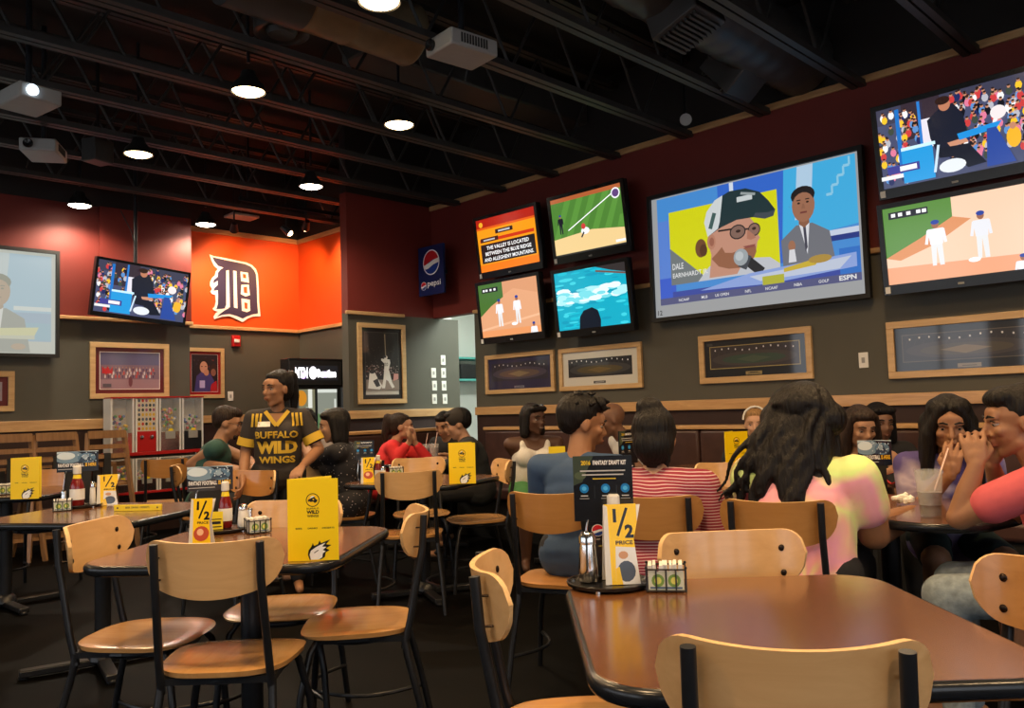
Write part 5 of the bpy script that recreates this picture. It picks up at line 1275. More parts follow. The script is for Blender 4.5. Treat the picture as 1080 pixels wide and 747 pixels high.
def person(label, head_px, depth, face, lean=8, side=0, head=(0, 0, 0), sh=.185, bulk=1.0, hs=1.0, skin_m=None, top=None, bottom=None,
           sleeve=.55, hair='short', hair_m=None, arms=None, legs='seat', seat_z=.56, stand_z=.82, voxel=.009, style='tee', female=False, facial=True,
           pants_len=1, smile=False, shoe=None, hide_legs=False, hem=False, armr=1, hand_curl=.6, spine_tw=0, belly=0, neck=1):
    HW = at_d(head_px[0], head_px[1], depth)
    A = radians(face); fwd = V((cos(A), sin(A), 0)); rgt = V((sin(A), -cos(A), 0))
    pz = seat_z if legs == 'seat' else stand_z
    le = radians(lean); sd = radians(side)
    up = V((sin(sd), sin(le), cos(le)*cos(sd))).normalized()
    nk = .150*hs
    headoff = V((sin(sd)*.5, sin(le)*.9+.25, 1)).normalized()*nk
    L = (HW.z - pz - headoff.z)/up.z          # pelvis -> neck base
    N = V((0, 0, pz)) + up*L; Hc = N + headoff
    loc = HW - (rgt*Hc.x + fwd*Hc.y); loc.z = 0
    r = thing('person', (loc.x, loc.y, 0), A - pi/2, label, 'person')
    def W2L(p): q = V(p) - loc; return V((q.dot(rgt), q.dot(fwd), q.z))
    def J(j): return W2L(at_d(j[1], j[2], j[3])) if j[0] == 'px' else V(j)
    k = L/.44
    S = lambda t, x=0, y=0: V((0, 0, pz)) + up*(t*L) + V((x, y*cos(le), -y*sin(le)))
    mb = MB(); sm = MB()   # body, shirt
    B = bulk; e = .012
    def both(fn, *a, ex=e):
        fn(mb, 0, *a); fn(sm, ex, *a)
    rotb = Matrix.Rotation(-le, 3, 'X')
    def el(c, rr, ex=e, shirt=True):
        mb.ell(c, rr, 16, rot=rotb)
        if shirt: sm.ell(c, tuple(q+ex for q in rr), 18, rot=rotb)
    hipw = .10*B*(1.08 if female else 1)
    mb.cap(V((-hipw*.7, 0, pz+.01)), V((hipw*.7, 0, pz+.01)), .105*B, .105*B); sm.cap(V((-hipw*.6, 0, pz-.01)), V((hipw*.6, 0, pz-.01)), .112*B+e, .112*B+e)
    if hem: sm.cap(V((-.05, .0, pz-.01)), V((.05, .0, pz-.01)), .118*B+e, .118*B+e); sm.cap(V((-.05, 0, pz)), S(.6, x=-.05), .118*B+e, .12*B); sm.cap(V((.05, 0, pz)), S(.6, x=.05), .118*B+e, .12*B)
    el(S(.34, y=.01+belly*.5), (.148*B, .108*B+belly, .21*k), ex=e*1.4)
    el(S(.58, y=.0), (.150*B, .108*B, .15*k), ex=e*1.3)
    el(S(.76, y=.0), (.158*B*(.94 if female else 1), .102*B, .11*k), shirt=style != 'tank')
    if female:
        for s_ in (-1, 1): el(S(.66, x=s_*.072*B, y=.085*B), (.062*B, .055*B, .065), ex=e)
    sj = {s_: S(.90, x=s_*sh, y=-.005) for s_ in (-1, 1)}
    for s_ in (-1, 1):
        mb.cap(S(.86, x=s_*.06), sj[s_], .075*B, .052*B); 
        mb.cap(S(.97, x=s_*.035), sj[s_]+V((0, 0, .004)), .040*B, .040*B)
        if style != 'tank':
            sm.cap(S(.86, x=s_*.06), sj[s_], .075*B+e, .052*B+e); sm.cap(S(.955, x=s_*.04), sj[s_]+V((0, 0, .004)), .040*B+e, .040*B+e)
        else:
            sm.cap(S(.66, x=s_*.085, y=.10), S(.90, x=s_*.10, y=.075), .034, .024); sm.cap(S(.90, x=s_*.10, y=.075), S(1.0, x=s_*.10, y=.0), .024, .024); sm.cap(S(1.0, x=s_*.10, y=.0), S(.72, x=s_*.09, y=-.10), .024, .034)
    # neck and head
    nr = .050*(.9 if female else 1.05)*neck
    mb.cap(S(.93), Hc + V((0, -.018, -.05*hs)), nr*1.15, nr)
    Rh = Matrix.Rotation(radians(head[0]), 3, 'Z') @ Matrix.Rotation(radians(head[1]), 3, 'X') @ Matrix.Rotation(radians(head[2]), 3, 'Y')
    H = lambda x, y, z: Hc + Rh @ V((x*hs, y*hs, z*hs))
    def he(x, y, z, a, b, c, m=mb, n=16): m.ell(H(x, y, z), (a*hs, b*hs, c*hs), n, rot=Rh)
    he(0, -.012, .030, .075, .094, .086); he(0, .022, -.018, .060, .068, .078)              # skull, face mass
    mb.cap(H(-.036, .015, -.062), H(0, .056, -.092), .026*hs, .020*hs, 10); mb.cap(H(.036, .015, -.062), H(0, .056, -.092), .026*hs, .020*hs, 10)   # jaw, chin
    he(0, .070, .038, .050, .022, .030)                                                      # forehead
    mb.cap(H(0, .088, .012), H(0, .106, -.022), .009*hs, .0125*hs, 8); he(-.011, .097, -.027, .008, .010, .007, n=8); he(.011, .097, -.027, .008, .010, .007, n=8)
    for s_ in (-1, 1):
        he(s_*.036, .066, -.018, .022, .020, .020, n=10)                                     # cheeks
        mb.cap(H(s_*.012, .090, .022), H(s_*.045, .078, .026), .008*hs, .007*hs, 8)          # brow ridge
        he(s_*.074, -.005, -.005, .010, .020, .031, n=10)                                    # ears
    he(0, .090, -.050, .022, .013, .012, n=10); he(0, .086, -.064, .018, .012, .010, n=10)   # mouth area
    # arms
    defaults = {-1: (V((-sh-.06, .10, pz+.18)), V((-.12, .36, .80))), 1: (V((sh+.06, .10, pz+.18)), V((.12, .36, .80)))}
    hands = []
    for s_ in (-1, 1):
        a = (arms or {}).get('L' if s_ == -1 else 'R'); AR = armr
        if a == 'none': 
            continue
        if a: E_, W_ = J(a[0]), J(a[1]); opt = a[2] if len(a) > 2 else {}
        else: E_, W_ = defaults[s_]; opt = {}
        mb.cap(sj[s_], E_, .050*B*AR, .040*B*AR); mb.cap(E_, (E_+W_)/2, .038*B*AR, .036*B*AR); mb.cap((E_+W_)/2, W_, .036*B*AR, .024*B)
        fdir = J(opt['dir']) - (J(opt['dir']) if 0 else V((0,0,0))) if 'dir' in opt else (W_-E_)
        nr_ = opt.get('n', (0, 0, -1)); hand(mb, W_, fdir, nr_, opt.get('curl', hand_curl), s_*opt.get('flip', 1), hs)
        if style != 'tank':
            if sleeve > 1.0:
                sm.cap(sj[s_], E_, .050*B+e*1.3, .038*B+e*1.3); sm.cap(E_, E_.lerp(W_, sleeve-1), .040*B+e, .030*B+e)
            else:
                sm.cap(sj[s_], sj[s_].lerp(E_, sleeve), (.050*B+.002)*AR+e, (.047*B)*AR+e*1.5)
    # legs
    pm = MB(); kn = {}
    if legs == 'seat':
        for s_ in (-1, 1):
            h = V((s_*.09*B, .02, pz)); kx = V((s_*.13, .43, pz-.03)); an = V((s_*.14, .40, .09)); to = V((s_*.16, .55, .045))
            if hide_legs: an = V((s_*.12, .30, .10)); to = V((s_*.12, .42, .05))
            mb.cap(h, kx, .082*B, .060*B); mb.cap(kx, an.lerp(kx, .5), .056*B, .050*B); mb.cap(an.lerp(kx, .5), an, .050*B, .036); mb.cap(an - V((0, .03, .03)), to, .035, .028)
            pm.cap(h, kx if pants_len > .4 else h.lerp(kx, pants_len*2.2), .078*B+.008, .060*B+.010)
            if pants_len > .5: pm.cap(kx, kx.lerp(an, .95), .060*B+.012, .048)
    else:
        for s_ in (-1, 1):
            h = V((s_*.09*B, 0, pz)); kx = V((s_*.11, .02, pz*.52)); an = V((s_*.12, -.01, .09)); to = V((s_*.14, .14, .04))
            mb.cap(h, kx, .088*B, .060*B); mb.cap(kx, an, .055*B, .038); mb.cap(an - V((0, .03, .03)), to, .035, .028)
            pm.cap(h, kx, .088*B+.012, .062*B+.012); pm.cap(kx, kx.lerp(an, .95), .060*B+.01, .055)
    pm.cap(V((-hipw*.7, 0, pz)), V((hipw*.7, 0, pz)), .107*B+.008, .107*B+.008)
    body = union(mb, 'body', skin_m, r, voxel, 3)
    shirt = union(sm, 'shirt', top, r, max(.009, voxel*1.1), 5) if top else None
    if bottom: union(pm, 'trousers' if pants_len > .5 else 'shorts', bottom, r, .013, 4)
    sb = MB()
    # face details
    if facial:
        for s_ in (-1, 1):
            MB().ell(H(s_*.031, .0725, .006), (.0120*hs, .0125*hs, .0085*hs), 12).build('eye', EYE, r); MB().ell(H(s_*.0315, .0790, .0055), .0068*hs, 10).build('iris', IRIS, r); MB().ell(H(s_*.031, .0735, .0115), (.0150*hs, .0145*hs, .0085*hs), 10).build('upper_lid', skin_m, r)
            MB().tube([H(s_*.012, .094, .028), H(s_*.030, .093, .034), H(s_*.050, .079, .028)], [.0035*hs, .0042*hs, .002*hs], 6).build('eyebrow', hair_m or HAIR_BLACK, r)
            MB().tube([H(s_*.017, .084, .015), H(s_*.031, .089, .019), H(s_*.046, .080, .013)], .002*hs, 6).build('eyelid', hair_m or HAIR_BLACK, r)
        lip = mat('lips', tuple(c*.55 if i else c*.8 for i, c in enumerate(skin_m.node_tree.nodes['Principled BSDF'].inputs['Base Color'].default_value[:3])), .4)
        MB().tube([H(-.021, .092, -.056), H(-.008, .102, -.053), H(0, .1015, -.055), H(.008, .102, -.053), H(.021, .092, -.056)], [.001, .004*hs, .0035*hs, .004*hs, .001], 8).tube([H(-.019, .092, -.058), H(0, .100, -.063), H(.019, .092, -.058)], [.001, .0052*hs, .001], 8).build('lips', lip, r)
        if smile: MB().tube([H(-.017, .0965, -.055), H(0, .1035, -.058), H(.017, .0965, -.055)], .003*hs, 6).build('teeth', EYE, r)
    # hair
    hb = MB(); hm = hair_m or HAIR_BLACK
    def hc(a, b, ra, rb): hb.cap(H(*a), H(*b), ra*hs, rb*hs, 10)
    if hair not in ('bald', None):
        he(0, -.030, .045, .084, .098, .090, hb); he(0, -.052, .0 if hair != 'short' else .012, .076 if hair != 'short' else .070, .066, .085 if hair != 'short' else .066, hb)
        if hair == 'short': he(0, .025, .088, .066, .070, .042, hb); he(0, .055, .090, .055, .035, .028, hb)
        if hair == 'curtain': he(.028, -.004, .080, .062, .076, .044, hb); he(-.028, -.004, .080, .062, .076, .044, hb)
        if hair == 'pony': he(0, -.004, .082, .070, .076, .040, hb)
        if hair in ('bob', 'long', 'curly'): he(0, .010, .080, .074, .078, .045, hb)
        if hair == 'bun': he(0, .0, .078, .074, .078, .045, hb)
        if hair == 'bob':
            for s_ in (-1, 1): hc((s_*.068, .0, .05), (s_*.078, -.005, -.10), .030, .030); hc((s_*.04, -.06, .03), (s_*.045, -.055, -.11), .05, .042)
            hc((-.05, .065, .085), (.05, .065, .085), .024, .024)
        if hair in ('long', 'curtain'):
            rr = random.Random(len(label))
            for s_ in (-1, 1):
                hc((s_*.065, .01, .06), (s_*.088, .005, -.06), .030, .036); hc((s_*.088, .005, -.06), (s_*.095, .02, -.22), .036, .034); hc((s_*.06, -.05, .0), (s_*.07, -.06, -.26), .06, .040)
                if hair == 'curtain': hc((s_*.03, .06, .09), (s_*.082, .04, -.02), .022, .026); hc((s_*.082, .04, -.02), (s_*.10, .05, -.25), .030, .026)
            hc((0, -.07, .0), (0, -.09, -.28), .07, .05)
        if hair == 'pony':
            hc((0, -.08, .075), (0, -.13, .085), .032, .036); hc((0, -.13, .085), (0, -.15, -.05), .040, .036); hc((0, -.15, -.05), (0, -.14, -.16), .036, .018); he(0, -.06, -.03, .055, .045, .05, hb)
        if hair == 'bun':
            he(-.012, -.050, .122, .054, .050, .040, hb); he(0, -.06, -.02, .082, .070, .085, hb); he(0, -.02, .03, .090, .096, .092, hb); he(.0,-.03,-.055,.07,.06,.04,hb)
            rr = random.Random(3)
            for q in range(7): s0 = rr.uniform(-.05, .06); hc((s0, -.085, -.06), (s0+rr.uniform(-.01, .01), -.085, -.13), .006, .003)
        if hair == 'capped': pass
        union(hb, 'hair', hm, r, .009 if voxel < .009 else .012, 3)
    r['_'] = 0; del r['_']
    return r, dict(H=H, S=S, J=J, N=N, Hc=Hc, Rh=Rh, hs=hs, L=L, sj=sj, loc=loc, rgt=rgt, fwd=fwd)
tan = skin('tan', (.36, .19, .11)); tan2 = skin('warm_tan', (.30, .145, .075)); brown = skin('brown', (.16, .075, .042)); dark = skin('dark_brown', (.085, .038, .022)); fair = skin('fair', (.52, .30, .20)); olive = skin('olive', (.42, .23, .14))
DARKCLOTH = cloth('near_black', (.012, .012, .014)); BLUEJ = cloth('blue_jean', (.03, .05, .10)); 
# striped and tie-dye fabrics
def striped():
    m, nt, b = _principled('cloth_striped'); tc = nt.nodes.new('ShaderNodeTexCoord'); sp_ = nt.nodes.new('ShaderNodeSeparateXYZ'); nt.links.new(tc.outputs['Object'], sp_.inputs[0])
    n = nt.nodes.new('ShaderNodeTexNoise'); n.inputs['Scale'].default_value = 3; nt.links.new(tc.outputs['Object'], n.inputs['Vector'])
    ma = nt.nodes.new('ShaderNodeMath'); ma.operation = 'MULTIPLY_ADD'; ma.inputs[1].default_value = .06; nt.links.new(n.outputs['Fac'], ma.inputs[0]); nt.links.new(sp_.outputs['Z'], ma.inputs[2])
    m2 = nt.nodes.new('ShaderNodeMath'); m2.operation = 'MULTIPLY'; m2.inputs[1].default_value = 82; nt.links.new(ma.outputs[0], m2.inputs[0])
    m3 = nt.nodes.new('ShaderNodeMath'); m3.operation = 'FRACT'; nt.links.new(m2.outputs[0], m3.inputs[0])
    r = nt.nodes.new('ShaderNodeValToRGB'); r.color_ramp.interpolation = 'CONSTANT'; r.color_ramp.elements[0].color = (.26, .02, .045, 1); r.color_ramp.elements[1].position = .68; r.color_ramp.elements[1].color = (.55, .38, .40, 1)
    nt.links.new(m3.outputs[0], r.inputs['Fac']); nt.links.new(r.outputs['Color'], b.inputs['Base Color']); b.inputs['Roughness'].default_value = .85
    return m
def tiedye(name, cols, ctr=(0, -.1, .85), rings=2.6, strength=.5, rays=9):
    m, nt, b = _principled(name); tc = nt.nodes.new('ShaderNodeTexCoord'); mp = nt.nodes.new('ShaderNodeMapping'); mp.inputs['Location'].default_value = tuple(-c for c in ctr)
    nt.links.new(tc.outputs['Object'], mp.inputs['Vector'])
    n = nt.nodes.new('ShaderNodeTexNoise'); n.inputs['Scale'].default_value = 7; n.inputs['Detail'].default_value = 4; nt.links.new(mp.outputs['Vector'], n.inputs['Vector'])
    g = nt.nodes.new('ShaderNodeVectorMath'); g.operation = 'LENGTH'; nt.links.new(mp.outputs['Vector'], g.inputs[0])
    sx = nt.nodes.new('ShaderNodeSeparateXYZ'); nt.links.new(mp.outputs['Vector'], sx.inputs[0])
    at_ = nt.nodes.new('ShaderNodeMath'); at_.operation = 'ARCTAN2'; nt.links.new(sx.outputs['X'], at_.inputs[0]); nt.links.new(sx.outputs['Z'], at_.inputs[1])
    ry = nt.nodes.new('ShaderNodeMath'); ry.operation = 'MULTIPLY'; ry.inputs[1].default_value = rays; nt.links.new(at_.outputs[0], ry.inputs[0])
    sn = nt.nodes.new('ShaderNodeMath'); sn.operation = 'SINE'; nt.links.new(ry.outputs[0], sn.inputs[0])
    a = nt.nodes.new('ShaderNodeMath'); a.operation = 'MULTIPLY_ADD'; a.inputs[1].default_value = rings; nt.links.new(g.outputs['Value'], a.inputs[0])
    q = nt.nodes.new('ShaderNodeMath'); q.operation = 'MULTIPLY_ADD'; q.inputs[1].default_value = strength; nt.links.new(n.outputs['Fac'], q.inputs[0]); nt.links.new(q.outputs[0], a.inputs[2])
    q2 = nt.nodes.new('ShaderNodeMath'); q2.operation = 'MULTIPLY'; q2.inputs[1].default_value = .06; nt.links.new(sn.outputs[0], q2.inputs[0]); nt.links.new(q2.outputs[0], q.inputs[2])
    f = nt.nodes.new('ShaderNodeMath'); f.operation = 'FRACT'; nt.links.new(a.outputs[0], f.inputs[0])
    r = nt.nodes.new('ShaderNodeValToRGB'); els = r.color_ramp.elements
    for i, c in enumerate(cols):
        pos = i/(len(cols)-1)
        e_ = els[0] if i == 0 else (els[len(els)-1] if i == len(cols)-1 else els.new(pos))
        e_.position = pos; e_.color = (*c, 1)
    nt.links.new(f.outputs[0], r.inputs['Fac']); nt.links.new(r.outputs['Color'], b.inputs['Base Color']); b.inputs['Roughness'].default_value = .85
    return m
def dots(name, base, dot, scale=45, thr=.25):
    m, nt, b = _principled(name); tc = nt.nodes.new('ShaderNodeTexCoord'); v = nt.nodes.new('ShaderNodeTexVoronoi'); v.inputs['Scale'].default_value = scale
    nt.links.new(tc.outputs['Object'], v.inputs['Vector']); r = nt.nodes.new('ShaderNodeValToRGB'); r.color_ramp.interpolation = 'CONSTANT'
    r.color_ramp.elements[0].color = (*dot, 1); r.color_ramp.elements[1].position = thr; r.color_ramp.elements[1].color = (*base, 1)
    nt.links.new(v.outputs['Distance'], r.inputs['Fac']); nt.links.new(r.outputs['Color'], b.inputs['Base Color']); b.inputs['Roughness'].default_value = .8
    return m

# --- woman in the tie-dye shirt (nearest, seen from behind)
TD = tiedye('cloth_tie_dye', [(.66, .86, .30), (.72, .84, .32), (.90, .66, .34), (.92, .40, .42), (.90, .38, .52), (.92, .52, .40), (.80, .84, .34), (.92, .42, .46), (.90, .40, .50), (.66, .86, .30)], ctr=(.06, -.12, .56), rings=1.9, strength=.35)
P, d = person('heavy-haired woman in pink and lime tie-dye shirt, seen from behind', (850, 450), 3.24, 14, lean=7, side=4, head=(-8, -14, 0), sh=.19, bulk=1.24, hs=1.08, skin_m=tan2, top=TD, bottom=DARKCLOTH, hem=True, armr=1.22,
    sleeve=.5, hair='long', arms={'R': (('px', 922, 563, 3.12), ('px', 962, 540, 3.45), dict(n=(0, 0, -1))), 'L': (('px', 800, 545, 3.45), ('px', 860, 540, 3.7), {})}, voxel=.008, female=True, belly=.03, facial=False)
H = d['H']; rr = random.Random(11); hb = MB()
for k in range(66):
    x0 = rr.uniform(-.10, .09); y0 = -.09 + .05*abs(x0)/.1*rr.random(); zt = rr.uniform(-.02, .09)
    ln = rr.uniform(.26, .44); pts = []; ph = rr.uniform(0, 6); am = rr.uniform(.008, .018); dx = rr.uniform(-.20, .03)
    for q in range(12):
        t = q/11; x = x0*(1+.5*t) + dx*t + am*sin(ph+t*11)*(.3+t); y = y0 - .035*sin(pi*min(1, t*1.2)) + am*cos(ph+t*9)*(.3+t) - .03*t; z = zt - ln*t
        pts.append(H(x, y, z))
    hb.tube(pts, [(.017*(1-.75*q/11)+.002) for q in range(12)], 6)
for k in range(30):
    x0 = rr.uniform(-.02, .02); pts = []; a = rr.uniform(-1.5, 1.5); 
    for q in range(8):
        t = q/7; pts.append(H(.118*sin(a)*sin(t*1.5)+rr.uniform(-.004, .004), -.03-.11*sin(t*1.5)*cos(a), .04+.105*cos(t*1.5)+rr.uniform(-.004, .004)))
    hb.tube(pts, .013, 6)
for bump_ in ((.07, -.05, .05, .06), (-.07, -.05, .05, .06), (0, -.08, .06, .08), (0, -.03, .10, .07), (.09, -.03, .02, .07), (-.09, -.03, .02, .075), (-.12, -.05, -.08, .07), (-.09, -.07, -.17, .07), (-.06, -.06, -.05, .07), (.05, -.06, -.06, .06)): hb.ell(H(*bump_[:3]), bump_[3], 14)
union(hb, 'curly_strands', HAIR_BLACK, P, .0085, 2)

# --- woman in the striped shirt
P, d = person('woman with a high bun in a red and white striped shirt, seen from behind', (690, 463), 3.48, 30, lean=4, head=(2, -4, 0), sh=.195, bulk=1.10, hs=1.08, skin_m=olive, top=striped(), bottom=DARKCLOTH,
    sleeve=.9, hair='bun', arms={'R': (('px', 758, 568, 3.35), ('px', 800, 560, 3.7), {}), 'L': (('px', 640, 560, 3.6), ('px', 670, 530, 3.9), {})}, voxel=.009, female=True, facial=False)
MB().tube([d['S'](.965, x=.075*cos(a*pi/8), y=-.005+.068*sin(a*pi/8)) for a in range(17)], .006, 6).build('collar', DARKCLOTH, P)

# --- diner in the blue shirt
P, d = person('diner with thick dark hair in a plain blue shirt, face in profile', (614, 448), 3.90, 16, lean=7, head=(-48, -12, 0), sh=.195, bulk=1.0, hs=1.09, skin_m=tan2, top=cloth('steel_blue', (.035, .075, .16)), bottom=cloth('black_shorts', (.01, .012, .018)),
    sleeve=.8, hair='short', arms={'R': (('px', 632, 545, 3.6), ('px', 655, 515, 3.85), {}), 'L': (('px', 572, 540, 4.0), ('px', 625, 508, 4.2), {})}, voxel=.008)
H = d['H']; hb = MB(); rr = random.Random(2)
for k in range(24):
    a = rr.uniform(-1.3, 1.3); b = rr.uniform(-1.2, 1.1); p0 = (.082*sin(a)*cos(b*.6), .0+.08*sin(b), .055+.085*cos(a)*cos(b*.7)); hb.cap(H(*p0), H(p0[0]*1.1, p0[1]*1.15+.01, p0[2]+.008), .013, .007, 6)
union(hb, 'hair_tufts', HAIR_BLACK, P, .008, 1)

# --- woman drinking through a straw
PUR = tiedye('cloth_purple_dye', [(.05, .035, .16), (.30, .26, .42), (.10, .07, .28), (.42, .36, .48), (.07, .05, .2), (.05, .035, .16)], ctr=(.1, .1, .8), rings=3.5)
P, d = person('woman with long dark hair in a purple dyed top, drinking through a straw', (1001, 449), 3.72, 208, lean=14, head=(-6, -12, 0), sh=.17, bulk=.98, hs=1.05, skin_m=tan2, top=PUR, bottom=cloth('teal_shorts', (.012, .03, .032)),
    sleeve=.6, hair='curtain', arms={'R': (('px', 965, 540, 3.75), ('px', 1003, 500, 3.55), dict(n=(-.3, -1, .1), curl=.75, dir=(-.15, 0, 1))), 'L': (('px', 1050, 535, 3.75), ('px', 1015, 545, 3.4), {})}, voxel=.0052, female=True, pants_len=.4)
# --- young diner in pink with clasped hands
P, d = person('young diner in a coral pink shirt with hands clasped, cut by the right edge', (1073, 446), 2.86, 100, lean=16, head=(20, -6, 0), sh=.19, bulk=1.05, hs=1.02, skin_m=tan2, top=cloth('coral', (.62, .11, .13)), bottom=cloth('light_jean', (.22, .27, .30), var=.25, scale=40),
    sleeve=.62, hair='short', arms={'L': (('px', 1012, 546, 2.82), ('px', 1030, 490, 2.80), dict(curl=.95, n=(1, .15, .1), dir=(.25, .1, 1))), 'R': (('px', 1064, 545, 3.1), ('px', 1046, 490, 2.93), dict(curl=.95, n=(-1, .15, .1), dir=(-.25, .1, 1)))}, voxel=.0052)
# --- girl holding a phone
P, d = person('girl holding a red phone behind the promo sign, long dark hair', (908, 452), 4.55, 218, lean=6, head=(8, -14, 0), sh=.16, bulk=.88, hs=.96, skin_m=tan, top=cloth('black_top', (.012, .012, .014)), bottom=DARKCLOTH, style='tank',
    hair='long', arms={'L': (('px', 938, 530, 4.5), ('px', 937, 512, 4.25), dict(curl=.9, n=(0, .1, 1))), 'R': (('px', 900, 525, 4.5), ('px', 925, 512, 4.25), {})}, voxel=.008, female=True, hair_m=HAIR_BROWN)
q = at_d(947, 503, 4.12)
ph = thing('mobile_phone', q, facing(q.x, q.y, 10), 'red mobile phone held by the girl behind the promo sign', 'phone')
mt = Matrix.Rotation(radians(-60), 4, 'X') @ Matrix.Rotation(radians(62), 4, 'Y')
MB().box((-.036, -.004, -.07), (.036, .004, .07), mt=mt).build('case', M['red_metal'], ph, bevel=.002); MB().box((-.032, -.0055, -.062), (.032, -.0045, .062), mt=mt).build('screen', M['black'], ph, smooth=0)
# --- dark haired diner behind
person('diner whose dark hair shows behind the girl with the phone', (928, 447), 5.35, 225, head=(0, -5, 0), skin_m=brown, top=DARKCLOTH, bottom=DARKCLOTH, hair='bob', voxel=.012, female=True, hs=1.05)
# --- blonde
P, d = person('blonde diner with a pale headband, half hidden by the curly hair', (797, 448), 5.95, 215, lean=4, head=(-10, -4, 0), hs=.95, sh=.16, bulk=.9, skin_m=fair, top=cloth('black_vest', (.015, .015, .018)), bottom=DARKCLOTH, hair='pony', hair_m=HAIR_BLOND, voxel=.010, female=True)
H = d['H']; MB().tube([H(.088*cos(a*pi/10), .012, .04+.098*sin(a*pi/10)) for a in range(11)], .007, 6).build('headband', M['white'], P)
# --- bald man
P, d = person('bald man in a white shirt leaning over the table', (645, 443), 6.2, 150, lean=30, head=(-10, -16, 0), hs=1.06, sh=.20, bulk=1.15, skin_m=brown, top=cloth('white', (.58, .57, .55)), bottom=DARKCLOTH, hair='bald', sleeve=.8, voxel=.010)
# --- woman in white tank top
WT = dots('cloth_sequin_white', (.62, .60, .56), (.75, .85, .85), 90, .2)
P, d = person('smiling woman in a white sequined tank top and green skirt', (563, 443), 6.6, -128, lean=4, head=(30, -2, 0), hs=1.04, sh=.185, bulk=1.12, skin_m=dark, top=WT, bottom=cloth('green_skirt', (.04, .17, .045)), style='tank', hair='bob', smile=True, voxel=.010, female=True, pants_len=.44,
    arms={'R': (('px', 549, 488, 6.7), ('px', 565, 497, 6.45), {}), 'L': (('px', 588, 486, 6.6), ('px', 572, 499, 6.4), {})})
H = d['H']; g = MB(); g.tube([H(-.05, .055, .10), H(-.03, .07, .105), H(-.01, .065, .11)], .012, 6).tube([H(.05, .055, .10), H(.03, .07, .105), H(.01, .065, .11)], .012, 6).tube([H(-.055, .05, .10), H(-.08, -.03, .06)], .004, 6).tube([H(.055, .05, .10), H(.08, -.03, .06)], .004, 6)
g.build('sunglasses', M['chrome'], P)
# --- woman in red
P, d = person('woman in a red cardigan resting her chin on her hands', (424, 451), 7.5, -38, lean=18, head=(-8, -2, 0), hs=1.02, sh=.175, bulk=1.0, skin_m=olive, top=cloth('red', (.62, .025, .03)), bottom=DARKCLOTH, hair='pony', hair_m=HAIR_BROWN, sleeve=1.7, voxel=.010, female=True,
    arms={'R': (('px', 418, 484, 7.25), ('px', 432, 466, 7.25), dict(dir=(0, .1, 1), n=(0, -1, .2), curl=.8)), 'L': (('px', 450, 483, 7.35), ('px', 437, 466, 7.3), dict(dir=(0, .1, 1), n=(0, -1, .2), curl=.8))})
MB().ell(d['S'](.70, y=.10), (.06, .045, .12), 14).build('undershirt', DARKCLOTH, P)
# --- dark haired boy and man in dark cap
person('dark haired diner in black bending over the far table', (468, 449), 7.9, 195, lean=22, head=(10, -20, 0), hs=1.0, sh=.17, bulk=.95, skin_m=olive, top=DARKCLOTH, bottom=DARKCLOTH, hair='short', voxel=.011)
P, d = person('man in a dark knit cap and black jacket, seen from behind', (483, 448), 7.0, 140, lean=14, head=(0, -15, 0), hs=1.06, sh=.21, bulk=1.2, skin_m=olive, top=cloth('black_jacket', (.016, .018, .02)), bottom=DARKCLOTH, hair='short', sleeve=1.6, voxel=.011)
H = d['H']; cb = MB(); cb.ell(H(0, -.012, .050), (.094, .108, .092), 20, rot=d['Rh']); union(cb, 'knit_cap', cloth('cap', (.022, .018, .016)), P, .012, 3)
# --- woman with bob
P, d = person('woman with a dark bob in a dark dotted dress, back partly turned', (352, 450), 6.2, 132, lean=8, head=(14, -6, 0), hs=1.05, sh=.18, bulk=1.12, skin_m=olive, top=dots('cloth_dotted', (.010, .010, .016), (.4, .38, .4), 38, .16), bottom=dots('cloth_dotted_skirt', (.010, .010, .016), (.35, .3, .34), 38, .16), hair='bob', sleeve=.8, voxel=.010, female=True,
    arms={'L': (('px', 330, 488, 6.2), ('px', 322, 470, 6.4), dict(dir=(0, .3, 1), curl=.9)), 'R': (('px', 352, 490, 6.6), ('px', 335, 488, 6.6), {})})
# --- man behind the waitress
person('diner in a grey shirt looking down, right behind the waitress', (323, 448), 7.0, 232, lean=8, head=(6, -16, 0), hs=1.02, sh=.18, bulk=1.0, skin_m=olive, top=cloth('grey', (.20, .17, .16)), bottom=DARKCLOTH, hair='short', voxel=.010,
    arms={'L': (('px', 345, 485, 6.9), ('px', 332, 472, 6.7), dict(dir=(0, 0, 1), curl=.9)), 'R': (('px', 312, 488, 6.9), ('px', 318, 475, 6.7), dict(dir=(0, 0, 1)))})
# --- man in teal
P, d = person('man with glasses and goatee in a teal sleeveless shirt', (240, 447), 6.55, -28, lean=14, head=(-6, -14, 0), hs=1.06, sh=.20, bulk=1.12, skin_m=tan, top=cloth('teal', (.022, .075, .065)), bottom=DARKCLOTH, hair='short', hair_m=HAIR_BROWN, sleeve=.12, voxel=.010,
    arms={'R': (('px', 202, 490, 6.5), ('px', 240, 492, 6.2), {}), 'L': (('px', 262, 486, 6.6), ('px', 268, 492, 6.3), {})})
H = d['H']; g = MB()
for s_ in (-1, 1): g.tube([H(s_*.031+.019*cos(a*pi/6), .098, .006+.014*sin(a*pi/6)) for a in range(13)], .0018, 5); g.tube([H(s_*.05, .096, .01), H(s_*.078, .0, .008)], .0018, 5)
g.tube([H(-.012, .10, .01), H(.012, .10, .01)], .0018, 5); g.build('glasses', M['chrome'], P)
gb = MB(); gb.ell(H(0, .075, -.088), (.024, .020, .020), 12).ell(H(0, .093, -.044), (.026, .008, .005), 10); gb.build('goatee', HAIR_BROWN, P)

